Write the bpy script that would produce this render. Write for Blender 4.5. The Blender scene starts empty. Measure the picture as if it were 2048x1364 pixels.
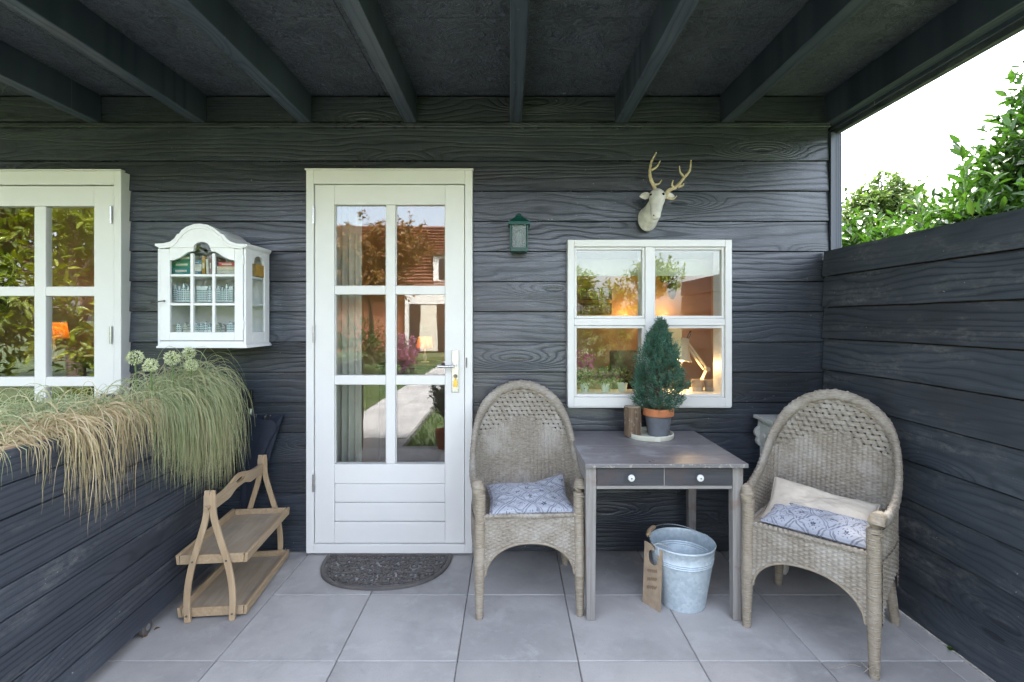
import bpy, math, random
import numpy as np
from mathutils import Vector, Matrix, noise as mnoise
random.seed(7); rng = np.random.default_rng(11)
PI = math.pi; R = math.radians
scene = bpy.context.scene
C = scene.collection

# ---------------------------------------------------------------- camera, sky, sun, exposure
CAMZ = 1.409
cam = bpy.data.cameras.new('camera'); camo = bpy.data.objects.new('camera', cam); C.objects.link(camo)
camo.location = (0, 0, CAMZ); camo.rotation_euler = (R(90), 0, 0)
cam.sensor_width = 36; cam.lens = 36 * 1000 / 2048
cam.shift_x = 4 / 2048; cam.shift_y = -42 / 2048
cam.clip_start = 0.05; cam.clip_end = 2000
scene.camera = camo

SUN_DIR = Vector((0.32, 0.62, 1.2)).normalized()      # from the scene towards the sun: high, behind the house
SUN_EL = math.asin(SUN_DIR.z); SUN_AZ = math.atan2(SUN_DIR.x, SUN_DIR.y)
world = bpy.data.worlds.new('World'); scene.world = world; world.use_nodes = True
wn = world.node_tree; wn.nodes.clear()
sky = wn.nodes.new('ShaderNodeTexSky'); sky.sky_type = 'NISHITA'; sky.sun_disc = False
sky.sun_elevation = SUN_EL; sky.sun_rotation = SUN_AZ; sky.air_density = 1.0; sky.dust_density = 4.0; sky.ozone_density = 1.0
hsv = wn.nodes.new('ShaderNodeHueSaturation'); hsv.inputs['Saturation'].default_value = 0.55
bg = wn.nodes.new('ShaderNodeBackground'); bg.inputs['Strength'].default_value = 0.15
wo = wn.nodes.new('ShaderNodeOutputWorld')
wn.links.new(sky.outputs[0], hsv.inputs['Color']); wn.links.new(hsv.outputs[0], bg.inputs['Color']); wn.links.new(bg.outputs[0], wo.inputs['Surface'])
sl = bpy.data.lights.new('sun', 'SUN'); sl.energy = 2.6; sl.angle = R(9); sl.color = (1, 0.96, 0.9)
slo = bpy.data.objects.new('sun', sl); C.objects.link(slo); slo.location = (2, 6, 12)
slo.rotation_euler = SUN_DIR.to_track_quat('Z', 'Y').to_euler()
scene.view_settings.view_transform = 'Standard'; scene.view_settings.look = 'None'
scene.view_settings.exposure = 3.35; scene.view_settings.gamma = 1.0
scene.cycles.max_bounces = 5; scene.cycles.diffuse_bounces = 3; scene.cycles.transparent_max_bounces = 12
scene.cycles.glossy_bounces = 3; scene.cycles.transmission_bounces = 3; scene.cycles.sample_clamp_indirect = 6.0
scene.cycles.caustics_reflective = False; scene.cycles.caustics_refractive = False

def X(px, Y): return (px - 1020) * Y / 1000.0
def Z(py, Y): return CAMZ - (py - 640) * Y / 1000.0
def P(px, py, Y): return Vector((X(px, Y), Y, Z(py, Y)))

# ---------------------------------------------------------------- node helpers and materials
class NT:
    def __init__(s, name):
        s.m = bpy.data.materials.new(name); s.m.use_nodes = True
        s.t = s.m.node_tree; s.t.nodes.clear()
        s.out = s.t.nodes.new('ShaderNodeOutputMaterial')
    def n(s, typ, props=None, **ins):
        nd = s.t.nodes.new('ShaderNode' + typ)
        for k, v in (props or {}).items(): setattr(nd, k, v)
        for k, v in ins.items():
            key = int(k[1:]) if k[0] == '_' and k[1:].isdigit() else k.replace('_', ' ')
            s.put(nd.inputs[key], v)
        return nd
    def put(s, sock, v):
        if isinstance(v, bpy.types.NodeSocket): s.t.links.new(v, sock)
        elif isinstance(v, bpy.types.Node): s.t.links.new(v.outputs[0], sock)
        else:
            if isinstance(v, (tuple, list)) and sock.type == 'RGBA' and len(v) == 3: v = (*v, 1)
            sock.default_value = v
    def math(s, op, a, b=0.0, c=0.0, clamp=False):
        nd = s.t.nodes.new('ShaderNodeMath'); nd.operation = op; nd.use_clamp = clamp
        s.put(nd.inputs[0], a); s.put(nd.inputs[1], b); s.put(nd.inputs[2], c); return nd.outputs[0]
    def mix(s, f, a, b, blend='MIX'):
        nd = s.t.nodes.new('ShaderNodeMix'); nd.data_type = 'RGBA'; nd.blend_type = blend
        s.put(nd.inputs[0], f); s.put(nd.inputs[6], a); s.put(nd.inputs[7], b); return nd.outputs[2]
    def ramp(s, f, stops, interp='LINEAR'):
        nd = s.t.nodes.new('ShaderNodeValToRGB'); nd.color_ramp.interpolation = interp
        el = nd.color_ramp.elements
        while len(el) < len(stops): el.new(0.5)
        for e, (p, c) in zip(el, stops):
            e.position = p; e.color = (c, c, c, 1) if isinstance(c, (int, float)) else (*c, 1)
        s.put(nd.inputs[0], f); return nd.outputs[0]
    def maprange(s, v, a, b, c=0.0, d=1.0, smooth=False):
        nd = s.t.nodes.new('ShaderNodeMapRange')
        if smooth: nd.interpolation_type = 'SMOOTHSTEP'
        for i, q in enumerate((v, a, b, c, d)): s.put(nd.inputs[i], q)
        return nd.outputs[0]
    def coord(s, scale=(1, 1, 1), rnd=0.0, kind='Object'):
        tc = s.t.nodes.new('ShaderNodeTexCoord').outputs[kind]
        if rnd:
            oi = s.t.nodes.new('ShaderNodeObjectInfo').outputs['Random']
            cv = s.n('CombineXYZ', X=s.math('MULTIPLY', oi, rnd), Y=s.math('MULTIPLY', oi, rnd * 1.7), Z=s.math('MULTIPLY', oi, rnd * 0.6))
            va = s.n('VectorMath', {'operation': 'ADD'}, _0=tc, _1=cv); tc = va.outputs[0]
        vm = s.n('VectorMath', {'operation': 'MULTIPLY'}, _0=tc, _1=scale)
        return vm.outputs[0]
    def noise(s, vec, scale=5.0, detail=4.0, rough=0.5, dist=0.0):
        return s.n('TexNoise', None, Vector=vec, Scale=scale, Detail=detail, Roughness=rough, Distortion=dist).outputs[0]
    def bump(s, h, strength=0.3, dist=0.01, normal=None):
        b = s.n('Bump', None, Height=h, Strength=strength, Distance=dist)
        if normal is not None: s.put(b.inputs['Normal'], normal)
        return b.outputs[0]
    def rand(s): return s.t.nodes.new('ShaderNodeObjectInfo').outputs['Random']
    def done(s, col, rough=0.5, normal=None, metal=0.0, spec=0.5, **extra):
        b = s.n('BsdfPrincipled'); b.inputs['IOR'].default_value = 1.45
        s.put(b.inputs['Base Color'], col); s.put(b.inputs['Roughness'], rough); s.put(b.inputs['Metallic'], metal)
        s.put(b.inputs['Specular IOR Level'], spec)
        if normal is not None: s.put(b.inputs['Normal'], normal)
        for k, v in extra.items(): s.put(b.inputs[k.replace('_', ' ')], v)
        s.t.links.new(b.outputs[0], s.out.inputs['Surface']); s.b = b; return s.m

M = {}
def plain(name, col, rough=0.5, var=0.12, scale=9.0, bump=0.15, metal=0.0, spec=0.5, col2=None, obj_var=0.0, fine=0.0):
    t = NT(name); v = t.coord(rnd=13.0)
    a = t.noise(v, scale, 5, 0.6); b = t.noise(v, scale * 9, 3, 0.6)
    c2 = col2 or tuple(x * (1 - 2 * var) for x in col)
    c = t.mix(t.maprange(a, 0.35, 0.65, 0, 1, True), col, c2)
    if fine: c = t.mix(t.maprange(b, 0.5, 0.72, 0, fine), c, tuple(x * 0.45 for x in col))
    if obj_var:
        hs = t.n('HueSaturation', None, Color=c, Value=t.maprange(t.rand(), 0, 1, 1 - obj_var, 1 + obj_var)); c = hs.outputs[0]
    r = t.maprange(b, 0.3, 0.7, max(0.02, rough - 0.08), min(1, rough + 0.08))
    nrm = t.bump(t.math('ADD', a, t.math('MULTIPLY', b, 0.4)), bump, 0.004) if bump else None
    M[name] = t.done(c, r, nrm, metal, spec); return M[name]

def stained(name, axis='x', dark=(0.012, 0.014, 0.018), light=(0.05, 0.054, 0.066), rings=27.0, warp=7.5, rough=(0.36, 0.6), bump=0.55, dirt=0.0, green=0.0, knots=1.0, across_axis='z', spec=0.5):
    """boards cut from a log: growth rings as contour lines, knots, fibre and raised grain"""
    t = NT(name); v = t.coord(rnd=41.0)
    sx = t.n('SeparateXYZ', None, Vector=v)
    al = sx.outputs['XYZ'.index(axis.upper())]; ac = sx.outputs['XYZ'.index(across_axis.upper())]
    def vec(a, b): return t.n('CombineXYZ', None, X=t.math('MULTIPLY', al, a), Y=t.math('MULTIPLY', ac, b), Z=t.math('MULTIPLY', t.rand(), 50.0)).outputs[0]
    low = t.noise(vec(0.75, 4.2), 1.0, 2.5, 0.5, 0.5)
    mid = t.noise(vec(6.0, 22.0), 1.0, 2, 0.5)
    vo = t.n('TexVoronoi', {'feature': 'F1', 'voronoi_dimensions': '2D'}, Vector=vec(0.95, 4.2), Scale=1.0, Randomness=1.0)
    gate = t.math('GREATER_THAN', t.n('SeparateColor', None, Color=vo.outputs['Color']).outputs[0], 0.55)
    kd = vo.outputs['Distance']
    kn = t.math('MULTIPLY', t.math('MULTIPLY', t.maprange(kd, 0.0, 0.34, 1, 0, True), gate), knots)
    f = t.math('ADD', t.math('MULTIPLY', ac, rings), t.math('MULTIPLY', low, warp))
    f = t.math('ADD', f, t.math('MULTIPLY', mid, 0.55)); f = t.math('ADD', f, t.math('MULTIPLY', kn, 5.0))
    ring = t.math('FRACT', f)
    ring = t.ramp(ring, [(0.0, 0.1), (0.14, 0.6), (0.4, 1.0), (0.8, 0.9), (0.96, 0.1)])
    strong = t.math('MULTIPLY', t.maprange(t.noise(vec(0.9, 2.2), 1.0, 2), 0.35, 0.6, 0.45, 1.0), t.maprange(t.math('FRACT', t.math('MULTIPLY', t.rand(), 7.3)), 0, 1, 0.6, 1.0))
    ring = t.math('SUBTRACT', 1.0, t.math('MULTIPLY', t.math('SUBTRACT', 1.0, ring), strong))
    fib = t.noise(vec(5.0, 330.0), 1.0, 3, 0.6)
    blotch = t.noise(vec(1.6, 4.0), 1.0, 4, 0.6)
    core = t.math('MULTIPLY', t.maprange(kd, 0.03, 0.075, 1, 0, True), gate)
    amt = t.math('MULTIPLY', ring, t.maprange(blotch, 0.3, 0.68, 0.25, 1.0))
    amt = t.math('MULTIPLY', amt, t.maprange(fib, 0.2, 0.75, 0.55, 1.15))
    col = t.mix(amt, dark, light)
    col = t.mix(t.math('MULTIPLY', core, 0.7), col, tuple(x * 0.6 for x in dark))
    val = t.maprange(t.rand(), 0, 1, 0.78, 1.2)
    col = t.n('HueSaturation', None, Color=col, Value=val).outputs[0]
    if green: col = t.mix(t.maprange(t.noise(vec(0.8, 1.1), 1.0, 3), 0.45, 0.65, 0, green), col, (0.03, 0.045, 0.032))
    if dirt:
        dn = t.noise(vec(2.2, 9.0), 1.0, 6, 0.68); dn2 = t.noise(vec(26.0, 45.0), 1.0, 4, 0.7)
        d = t.math('MULTIPLY', t.maprange(dn, 0.52, 0.72, 0, 1), t.maprange(dn2, 0.4, 0.65, 0, 1))
        col = t.mix(t.math('MULTIPLY', d, dirt), col, (0.2, 0.2, 0.19))
        ch = t.math('MULTIPLY', t.maprange(t.noise(vec(60.0, 60.0), 1.0, 2, 0.6), 0.73, 0.76, 0, 1), t.maprange(dn, 0.45, 0.6))
        col = t.mix(ch, col, (0.42, 0.4, 0.36))
    gl_ = t.math('MULTIPLY', ring, t.maprange(fib, 0.2, 0.7, 0.6, 1.1), clamp=True); gl_ = t.math('MULTIPLY', gl_, t.maprange(blotch, 0.3, 0.6, 0.7, 1.0))
    ro = t.maprange(gl_, 0, 1, rough[1], rough[0])
    spec = t.maprange(gl_, 0, 1, spec * 0.4, spec)
    saw = t.noise(vec(150.0, 14.0), 1.0, 2, 0.6)
    h = t.math('ADD', t.math('MULTIPLY', ring, 0.75), t.math('ADD', t.math('MULTIPLY', fib, 0.4), t.math('MULTIPLY', saw, 0.22)))
    h = t.math('SUBTRACT', h, t.math('MULTIPLY', core, 0.8))
    M[name] = t.done(col, ro, t.bump(h, bump, 0.0022), 0.0, spec); return M[name]

# black stained timber
stained('clad', 'x', dark=(0.0085, 0.0125, 0.0175), light=(0.047, 0.056, 0.073), dirt=0.1, bump=0.95, rough=(0.2, 0.58), spec=1.0)
stained('clad_fence', 'y', dark=(0.02, 0.0255, 0.033), light=(0.062, 0.072, 0.086), bump=0.6, dirt=0.9, rough=(0.36, 0.6), warp=8, spec=0.7)
stained('clad_planter', 'y', dark=(0.022, 0.026, 0.035), light=(0.062, 0.071, 0.088), bump=0.5, dirt=0.6, rough=(0.45, 0.65), warp=3, rings=44, knots=0.5)
stained('rafter', 'y', dark=(0.02, 0.027, 0.044), light=(0.056, 0.07, 0.104), bump=0.35, rough=(0.34, 0.55), dirt=0.06, spec=0.8, across_axis='x', warp=3)
# roof deck: black painted strand board
t = NT('deck'); v = t.coord()
a = t.noise(v, 5, 4); w = t.n('VectorMath', {'operation': 'ADD'}, _0=v, _1=t.n('TexNoise', None, Vector=v, Scale=4.0, Detail=3.0).outputs['Color']).outputs[0]
st = t.n('TexVoronoi', {'feature': 'F1'}, Vector=t.n('VectorMath', {'operation': 'MULTIPLY'}, _0=w, _1=(14, 34, 10)).outputs[0], Scale=1.0)
st2 = t.noise(w, 17, 6, 0.75, 4.5)
fl = t.math('MULTIPLY', t.maprange(st2, 0.5, 0.66), t.maprange(a, 0.3, 0.62, 0.25, 1))
col = t.mix(fl, (0.021, 0.026, 0.042), (0.30, 0.33, 0.42))
col = t.mix(t.math('MULTIPLY', t.maprange(t.n('SeparateColor', None, Color=st.outputs['Color']).outputs[0], 0.45, 0.8), 0.6), col, (0.085, 0.095, 0.125))
M['deck'] = t.done(col, 0.42, t.bump(t.math('ADD', st2, st.outputs['Distance']), 1.0, 0.006), 0.0, 0.7)

plain('white_paint', (0.735, 0.725, 0.70), 0.4, 0.015, 3, 0.04, obj_var=0.012)
plain('cabinet_white', (0.78, 0.775, 0.765), 0.5, 0.03, 7, 0.1, fine=0.06)
plain('steel', (0.6, 0.605, 0.6), 0.32, 0.06, 20, 0.03, metal=1.0)
plain('dark_steel', (0.22, 0.2, 0.18), 0.4, 0.2, 30, 0.1, metal=0.9)
plain('brass', (0.75, 0.5, 0.12), 0.35, 0.1, 20, 0.03, metal=1.0)
plain('rubber_gasket', (0.02, 0.02, 0.02), 0.6)
# glass: clear double glazing, reflection by Fresnel
def glassmat(name, ior, tint=(0.96, 0.98, 0.97), rough=0.0):
    t = NT(name); bf = t.n('NewGeometry').outputs['Backfacing']; fr = t.n('Fresnel', None, IOR=t.maprange(bf, 0, 1, ior, 1 / ior))
    nrm = t.bump(t.noise(t.coord(), 1.7, 2), 0.05, 0.02); t.put(fr.inputs['Normal'], nrm)
    tr = t.n('BsdfTransparent', None, Color=tint); gl = t.n('BsdfGlossy', None, Color=(1, 1, 1), Roughness=rough, Normal=nrm)
    mx = t.n('MixShader', None, _0=fr.outputs[0]); t.t.links.new(tr.outputs[0], mx.inputs[1]); t.t.links.new(gl.outputs[0], mx.inputs[2])
    t.t.links.new(mx.outputs[0], t.out.inputs['Surface']); M[name] = t.m
glassmat('glass', 1.75); glassmat('thin_glass', 1.3)
# paving: concrete slabs
t = NT('slab'); v = t.coord(rnd=23.0)
big = t.noise(v, 1.6, 5, 0.62); med = t.noise(v, 9, 5, 0.65, 0.4); fin = t.noise(v, 190, 3, 0.7)
c = t.mix(t.maprange(big, 0.35, 0.68, 0, 1, True), (0.41, 0.393, 0.38), (0.305, 0.295, 0.288))
c = t.mix(t.maprange(med, 0.5, 0.68, 0, 0.6, True), c, (0.43, 0.42, 0.41))
c = t.mix(t.maprange(t.noise(v, 3.2, 6, 0.7, 0.8), 0.54, 0.68, 0, 0.32, True), c, (0.22, 0.214, 0.208))
c = t.mix(t.maprange(fin, 0.56, 0.75, 0, 0.35), c, (0.15, 0.15, 0.155))
spk = t.n('TexVoronoi', {'feature': 'F1'}, Vector=v, Scale=46.0, Randomness=1.0)
c = t.mix(t.math('MULTIPLY', t.maprange(spk.outputs['Distance'], 0.05, 0.11, 1, 0), t.math('GREATER_THAN', t.n('SeparateColor', None, Color=spk.outputs['Color']).outputs[0], 0.93)), c, (0.5, 0.5, 0.48))
c = t.mix(t.math('MULTIPLY', t.maprange(spk.outputs['Distance'], 0.06, 0.1, 1, 0), t.math('LESS_THAN', t.n('SeparateColor', None, Color=spk.outputs['Color']).outputs[1], 0.03)), c, (0.08, 0.075, 0.06))
c = t.n('HueSaturation', None, Color=c, Value=t.maprange(t.rand(), 0, 1, 0.88, 1.1)).outputs[0]
M['slab'] = t.done(c, t.maprange(big, 0.3, 0.7, 0.62, 0.8), t.bump(t.math('ADD', t.math('MULTIPLY', med, 0.6), t.math('MULTIPLY', fin, 0.5)), 0.25, 0.003))
plain('sand_joint', (0.3, 0.288, 0.27), 0.95, 0.25, 60, 0.4)
plain('lawn_soil', (0.065, 0.085, 0.035), 0.95, 0.25, 2.5, 0.6, col2=(0.085, 0.115, 0.045))
# cane / wicker
t = NT('wicker'); v = t.coord(rnd=3.0)
n1 = t.noise(v, 7, 4, 0.6); n2 = t.noise(t.n('VectorMath', {'operation': 'MULTIPLY'}, _0=v, _1=(40, 40, 230)).outputs[0], 1.0, 3, 0.65); n3 = t.noise(v, 150, 3, 0.6)
c = t.mix(t.maprange(n2, 0.3, 0.7), (0.355, 0.315, 0.26), (0.175, 0.145, 0.11))
c = t.mix(t.maprange(n1, 0.45, 0.7, 0, 0.65, True), c, (0.40, 0.375, 0.335))
c = t.mix(t.maprange(n3, 0.58, 0.75, 0, 0.5), c, (0.13, 0.10, 0.07))
M['wicker'] = t.done(c, 0.55, t.bump(n3, 0.3, 0.001), 0, 0.4)
t = NT('wicker_wrap'); v = t.coord(rnd=3.0)
n2 = t.noise(t.n('VectorMath', {'operation': 'MULTIPLY'}, _0=v, _1=(30, 30, 160)).outputs[0], 1.0, 3, 0.65); n1 = t.noise(v, 9, 3)
c = t.mix(t.maprange(n2, 0.3, 0.7), (0.36, 0.31, 0.24), (0.2, 0.162, 0.115)); c = t.mix(t.maprange(n1, 0.5, 0.7, 0, 0.6), c, (0.38, 0.335, 0.27))
M['wicker_wrap'] = t.done(c, 0.5, t.bump(n2, 0.4, 0.0015), 0, 0.45)
# printed cushion cloth
def cloth(name, base, ink, k):
    t = NT(name); v = t.coord(); s = t.n('SeparateXYZ', None, Vector=v)
    wob = t.math('MULTIPLY', t.math('SUBTRACT', t.noise(v, 14, 2), 0.5), 0.05)
    x = t.math('ADD', s.outputs[0], wob); y = t.math('ADD', s.outputs[1], wob)
    u = t.math('SUBTRACT', t.math('FRACT', t.math('MULTIPLY', t.math('ADD', x, t.math('MULTIPLY', y, 1.0)), k)), 0.5)
    w = t.math('SUBTRACT', t.math('FRACT', t.math('MULTIPLY', t.math('SUBTRACT', x, t.math('MULTIPLY', y, 1.0)), k)), 0.5)
    m = t.math('MAXIMUM', t.math('ABSOLUTE', u), t.math('ABSOLUTE', w))
    line = t.math('MULTIPLY', t.math('GREATER_THAN', m, 0.41), t.math('LESS_THAN', m, 0.47))
    rr = t.math('SQRT', t.math('ADD', t.math('MULTIPLY', u, u), t.math('MULTIPLY', w, w)))
    an = t.math('ARCTAN2', w, u)
    pet = t.math('ADD', 0.12, t.math('MULTIPLY', t.math('COSINE', t.math('MULTIPLY', an, 5.0)), 0.06))
    fl = t.math('MULTIPLY', t.math('LESS_THAN', rr, pet), t.math('GREATER_THAN', rr, 0.025))
    dots = t.math('MULTIPLY', t.math('LESS_THAN', t.math('ABSOLUTE', t.math('SUBTRACT', rr, 0.27)), 0.025), t.math('GREATER_THAN', t.math('COSINE', t.math('MULTIPLY', an, 9.0)), 0.5))
    weave = t.noise(v, 260, 2); worn = t.maprange(t.noise(v, 30, 4, 0.7), 0.35, 0.6, 0.45, 1)
    f = t.math('MULTIPLY', t.math('MAXIMUM', t.math('MAXIMUM', t.math('MULTIPLY', line, 0.7), fl), t.math('MULTIPLY', dots, 0.8)), worn)
    c = t.mix(f, base, ink); c = t.mix(t.maprange(weave, 0.4, 0.7, 0, 0.15), c, (0.3, 0.31, 0.34))
    M[name] = t.done(c, 0.9, t.bump(weave, 0.25, 0.001), 0, 0.2, Sheen_Weight=0.15)
cloth('print_cloth', (0.37, 0.385, 0.44), (0.035, 0.045, 0.075), 8.0)
plain('cream_cloth', (0.62, 0.55, 0.46), 0.9, 0.06, 12, 0.3, spec=0.2)
# table: grey washed wood and dark drawers
def woodmat(name, c1, c2, axis='x', rough=0.55, scale=60.0, worn=None, wornamt=0.0, wear_scale=6.0, bump=0.25, edge=None):
    t = NT(name); v = t.coord(rnd=9.0); sc = {'x': (3, scale, scale), 'y': (scale, 3, scale), 'z': (scale, scale, 3)}[axis]
    g = t.noise(t.n('VectorMath', {'operation': 'MULTIPLY'}, _0=v, _1=sc).outputs[0], 1.0, 4, 0.6, 0.6)
    b = t.noise(v, wear_scale, 5, 0.65)
    c = t.mix(t.maprange(g, 0.32, 0.7), c1, c2)
    if worn: c = t.mix(t.maprange(b, 0.52, 0.64, 0, wornamt, True), c, worn)
    if edge is not None:      # paint worn through along the front arris
        yy = t.n('SeparateXYZ', None, Vector=t.coord()).outputs[1]
        c = t.mix(t.math('MULTIPLY', t.math('LESS_THAN', yy, edge), t.maprange(t.noise(v, 30, 4, 0.7), 0.55, 0.7)), c, (0.48, 0.44, 0.36))
    M[name] = t.done(c, t.maprange(b, 0.3, 0.7, rough - 0.1, rough + 0.12), t.bump(g, bump, 0.0015)); return M[name]
woodmat('table_top', (0.20, 0.19, 0.195), (0.13, 0.12, 0.125), 'x', 0.36, 55, (0.27, 0.265, 0.28), 0.85, 4.0, edge=-.3385)
woodmat('table_leg', (0.30, 0.285, 0.27), (0.20, 0.185, 0.17), 'z', 0.6, 70, (0.19, 0.11, 0.09), 0.45, 9.0)
woodmat('table_rail', (0.30, 0.285, 0.275), (0.22, 0.205, 0.19), 'x', 0.6, 70, (0.22, 0.16, 0.14), 0.3, 9.0)
woodmat('drawer_front', (0.062, 0.062, 0.072), (0.04, 0.04, 0.048), 'x', 0.45, 60, (0.08, 0.06, 0.06), 0.6, 5.0)
woodmat('oak', (0.47, 0.345, 0.215), (0.34, 0.235, 0.135), 'z', 0.6, 60, (0.36, 0.27, 0.18), 0.6, 8.0)
woodmat('oak_y', (0.46, 0.34, 0.215), (0.33, 0.23, 0.13), 'y', 0.6, 60, (0.37, 0.28, 0.19), 0.6, 8.0)
woodmat('tray_board', (0.42, 0.34, 0.25), (0.32, 0.25, 0.175), 'y', 0.65, 40, (0.29, 0.25, 0.2), 0.7, 5.0)
woodmat('bark', (0.22, 0.15, 0.095), (0.07, 0.045, 0.03), 'z', 0.85, 90, (0.5, 0.45, 0.36), 0.5, 22.0, 0.9)
woodmat('trunk', (0.14, 0.105, 0.075), (0.06, 0.045, 0.03), 'z', 0.9, 30, None, 0, 6, 0.9)
plain('stand_paint', (0.52, 0.52, 0.48), 0.45, 0.05, 8, 0.1)
t = NT('zinc'); v = t.coord()
vo = t.n('TexVoronoi', {'feature': 'F1'}, Vector=v, Scale=70.0)
c = t.mix(t.n('SeparateColor', None, Color=vo.outputs['Color']).outputs[0], (0.44, 0.52, 0.57), (0.56, 0.64, 0.68))
c = t.mix(t.maprange(t.noise(v, 12, 5, 0.7), 0.55, 0.75, 0, 0.5), c, (0.36, 0.42, 0.46))
M['zinc'] = t.done(c, t.maprange(t.noise(v, 25, 4), 0.3, 0.7, 0.38, 0.6), None, 0.3)
plain('cardboard', (0.40, 0.30, 0.205), 0.85, 0.1, 30, 0.2)
plain('ink', (0.2, 0.12, 0.065), 0.8, bump=0)
plain('terracotta', (0.55, 0.20, 0.085), 0.8, 0.12, 14, 0.25, fine=0.15)
plain('pot_grey', (0.135, 0.145, 0.165), 0.75, 0.12, 10, 0.2)
plain('cream_tray', (0.62, 0.61, 0.5), 0.5, 0.06, 12, 0.1)
plain('soil', (0.035, 0.025, 0.018), 0.95, 0.3, 40, 1.0)
plain('rubber_mat', (0.085, 0.08, 0.078), 0.6, 0.2, 22, 0.4, col2=(0.115, 0.1, 0.09))
plain('umbrella_cloth', (0.012, 0.018, 0.034), 0.55, 0.15, 20, 0.15)
plain('green_metal', (0.008, 0.07, 0.052), 0.35, 0.1, 20, 0.05)
t = NT('frosted'); tr = t.n('BsdfTransparent', None, Color=(0.75, 0.8, 0.79)); gl = t.n('BsdfPrincipled', None, Roughness=0.25); gl.inputs['Base Color'].default_value = (0.3, 0.34, 0.34, 1)
mx = t.n('MixShader', None, _0=0.6); t.t.links.new(gl.outputs[0], mx.inputs[1]); t.t.links.new(tr.outputs[0], mx.inputs[2]); t.t.links.new(mx.outputs[0], t.out.inputs['Surface']); M['frosted'] = t.m
plain('deer_white', (0.70, 0.67, 0.59), 0.65, 0.12, 18, 0.35, fine=0.1)
plain('antler', (0.64, 0.52, 0.31), 0.5, 0.15, 25, 0.3)
plain('black_gloss', (0.01, 0.01, 0.01), 0.2, bump=0)
plain('bulb_glass', (0.75, 0.75, 0.72), 0.15, bump=0)
plain('porcelain', (0.7, 0.7, 0.68), 0.2, 0.05, bump=0)
# leaves and blades: per-leaf random value stored on the mesh
def leafmat(name, stops, rough=0.42, trans=0.35, spec=0.5):
    t = NT(name); at = t.n('Attribute', {'attribute_name': 'rnd'}); 
    c = t.ramp(at.outputs['Fac'], stops)
    c = t.mix(t.maprange(t.noise(t.coord(), 25, 3), 0.4, 0.7, 0, 0.25), c, tuple(x * 0.6 for x in stops[0][1]))
    b = t.n('BsdfPrincipled', None, Roughness=rough); t.put(b.inputs['Base Color'], c); b.inputs['Specular IOR Level'].default_value = spec
    tl = t.n('BsdfTranslucent'); t.put(tl.inputs['Color'], t.n('HueSaturation', None, Color=c, Value=1.3, Saturation=1.1).outputs[0])
    mx = t.n('MixShader', None, _0=trans); t.t.links.new(b.outputs[0], mx.inputs[1]); t.t.links.new(tl.outputs[0], mx.inputs[2])
    t.t.links.new(mx.outputs[0], t.out.inputs['Surface']); M[name] = t.m
leafmat('leaf_laurel', [(0, (0.013, 0.038, 0.006)), (0.6, (0.034, 0.08, 0.013)), (1, (0.072, 0.14, 0.025))], 0.4, 0.25, 0.35)
leafmat('leaf_tree', [(0, (0.045, 0.08, 0.018)), (0.6, (0.08, 0.125, 0.03)), (1, (0.125, 0.175, 0.045))], 0.6, 0.3, 0.25)
leafmat('leaf_lime', [(0, (0.10, 0.15, 0.015)), (0.6, (0.2, 0.25, 0.02)), (1, (0.32, 0.36, 0.04))], 0.4)
leafmat('leaf_copper', [(0, (0.11, 0.05, 0.02)), (0.5, (0.22, 0.13, 0.03)), (1, (0.3, 0.1, 0.045))], 0.5)
leafmat('leaf_conifer', [(0, (0.03, 0.095, 0.062)), (0.45, (0.075, 0.19, 0.13)), (0.9, (0.15, 0.3, 0.215)), (1, (0.24, 0.18, 0.1))], 0.6, 0.2)
leafmat('blade_green', [(0, (0.2, 0.25, 0.10)), (0.4, (0.33, 0.37, 0.19)), (0.7, (0.44, 0.43, 0.24)), (1, (0.52, 0.42, 0.24))], 0.5, 0.3)
leafmat('blade_straw', [(0, (0.28, 0.23, 0.10)), (0.4, (0.45, 0.34, 0.18)), (0.8, (0.52, 0.42, 0.27)), (1, (0.2, 0.2, 0.07))], 0.6, 0.25)
leafmat('blade_lawn', [(0, (0.06, 0.115, 0.02)), (1, (0.14, 0.22, 0.045))], 0.5, 0.3)
leafmat('allium', [(0, (0.55, 0.6, 0.25)), (0.5, (0.75, 0.78, 0.5)), (1, (0.85, 0.86, 0.7))], 0.6, 0.3)
leafmat('petal_pink', [(0, (0.55, 0.06, 0.32)), (1, (0.8, 0.22, 0.56))], 0.5, 0.3)
leafmat('petal_mauve', [(0, (0.2, 0.05, 0.12)), (1, (0.36, 0.14, 0.24))], 0.6, 0.2)
plain('stem_green', (0.12, 0.2, 0.05), 0.5, bump=0)
# interior
plain('room_wall', (0.52, 0.31, 0.15), 0.8, 0.06, 3, 0.1)
plain('room_floor', (0.22, 0.14, 0.08), 0.5, 0.1, 3, 0.1)
plain('room_ceiling', (0.5, 0.4, 0.3), 0.8, 0.05, 3, 0)
plain('curtain', (0.62, 0.60, 0.52), 0.9, 0.05, 8, 0.2, spec=0.2)
plain('blind', (0.42, 0.44, 0.34), 0.9, 0.05, 8, 0.2, spec=0.2)
plain('dark_wood', (0.05, 0.032, 0.022), 0.45, 0.2, 12, 0.1)
plain('lamp_cream', (0.66, 0.6, 0.46), 0.35, 0.05, bump=0)
plain('mint_pot', (0.60, 0.68, 0.62), 0.45, 0.04, bump=0.05)
plain('concrete_pot', (0.42, 0.39, 0.36), 0.85, 0.1, 20, 0.3)
plain('picture', (0.35, 0.35, 0.34), 0.4, 0.2, 40, 0, col2=(0.05, 0.055, 0.05))
plain('plate', (0.055, 0.05, 0.045), 0.25, 0.2, 30, 0, col2=(0.16, 0.15, 0.13))
def emis(name, col, s):
    t = NT(name); e = t.n('Emission', None, Color=col, Strength=s); t.t.links.new(e.outputs[0], t.out.inputs['Surface']); M[name] = t.m
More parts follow.
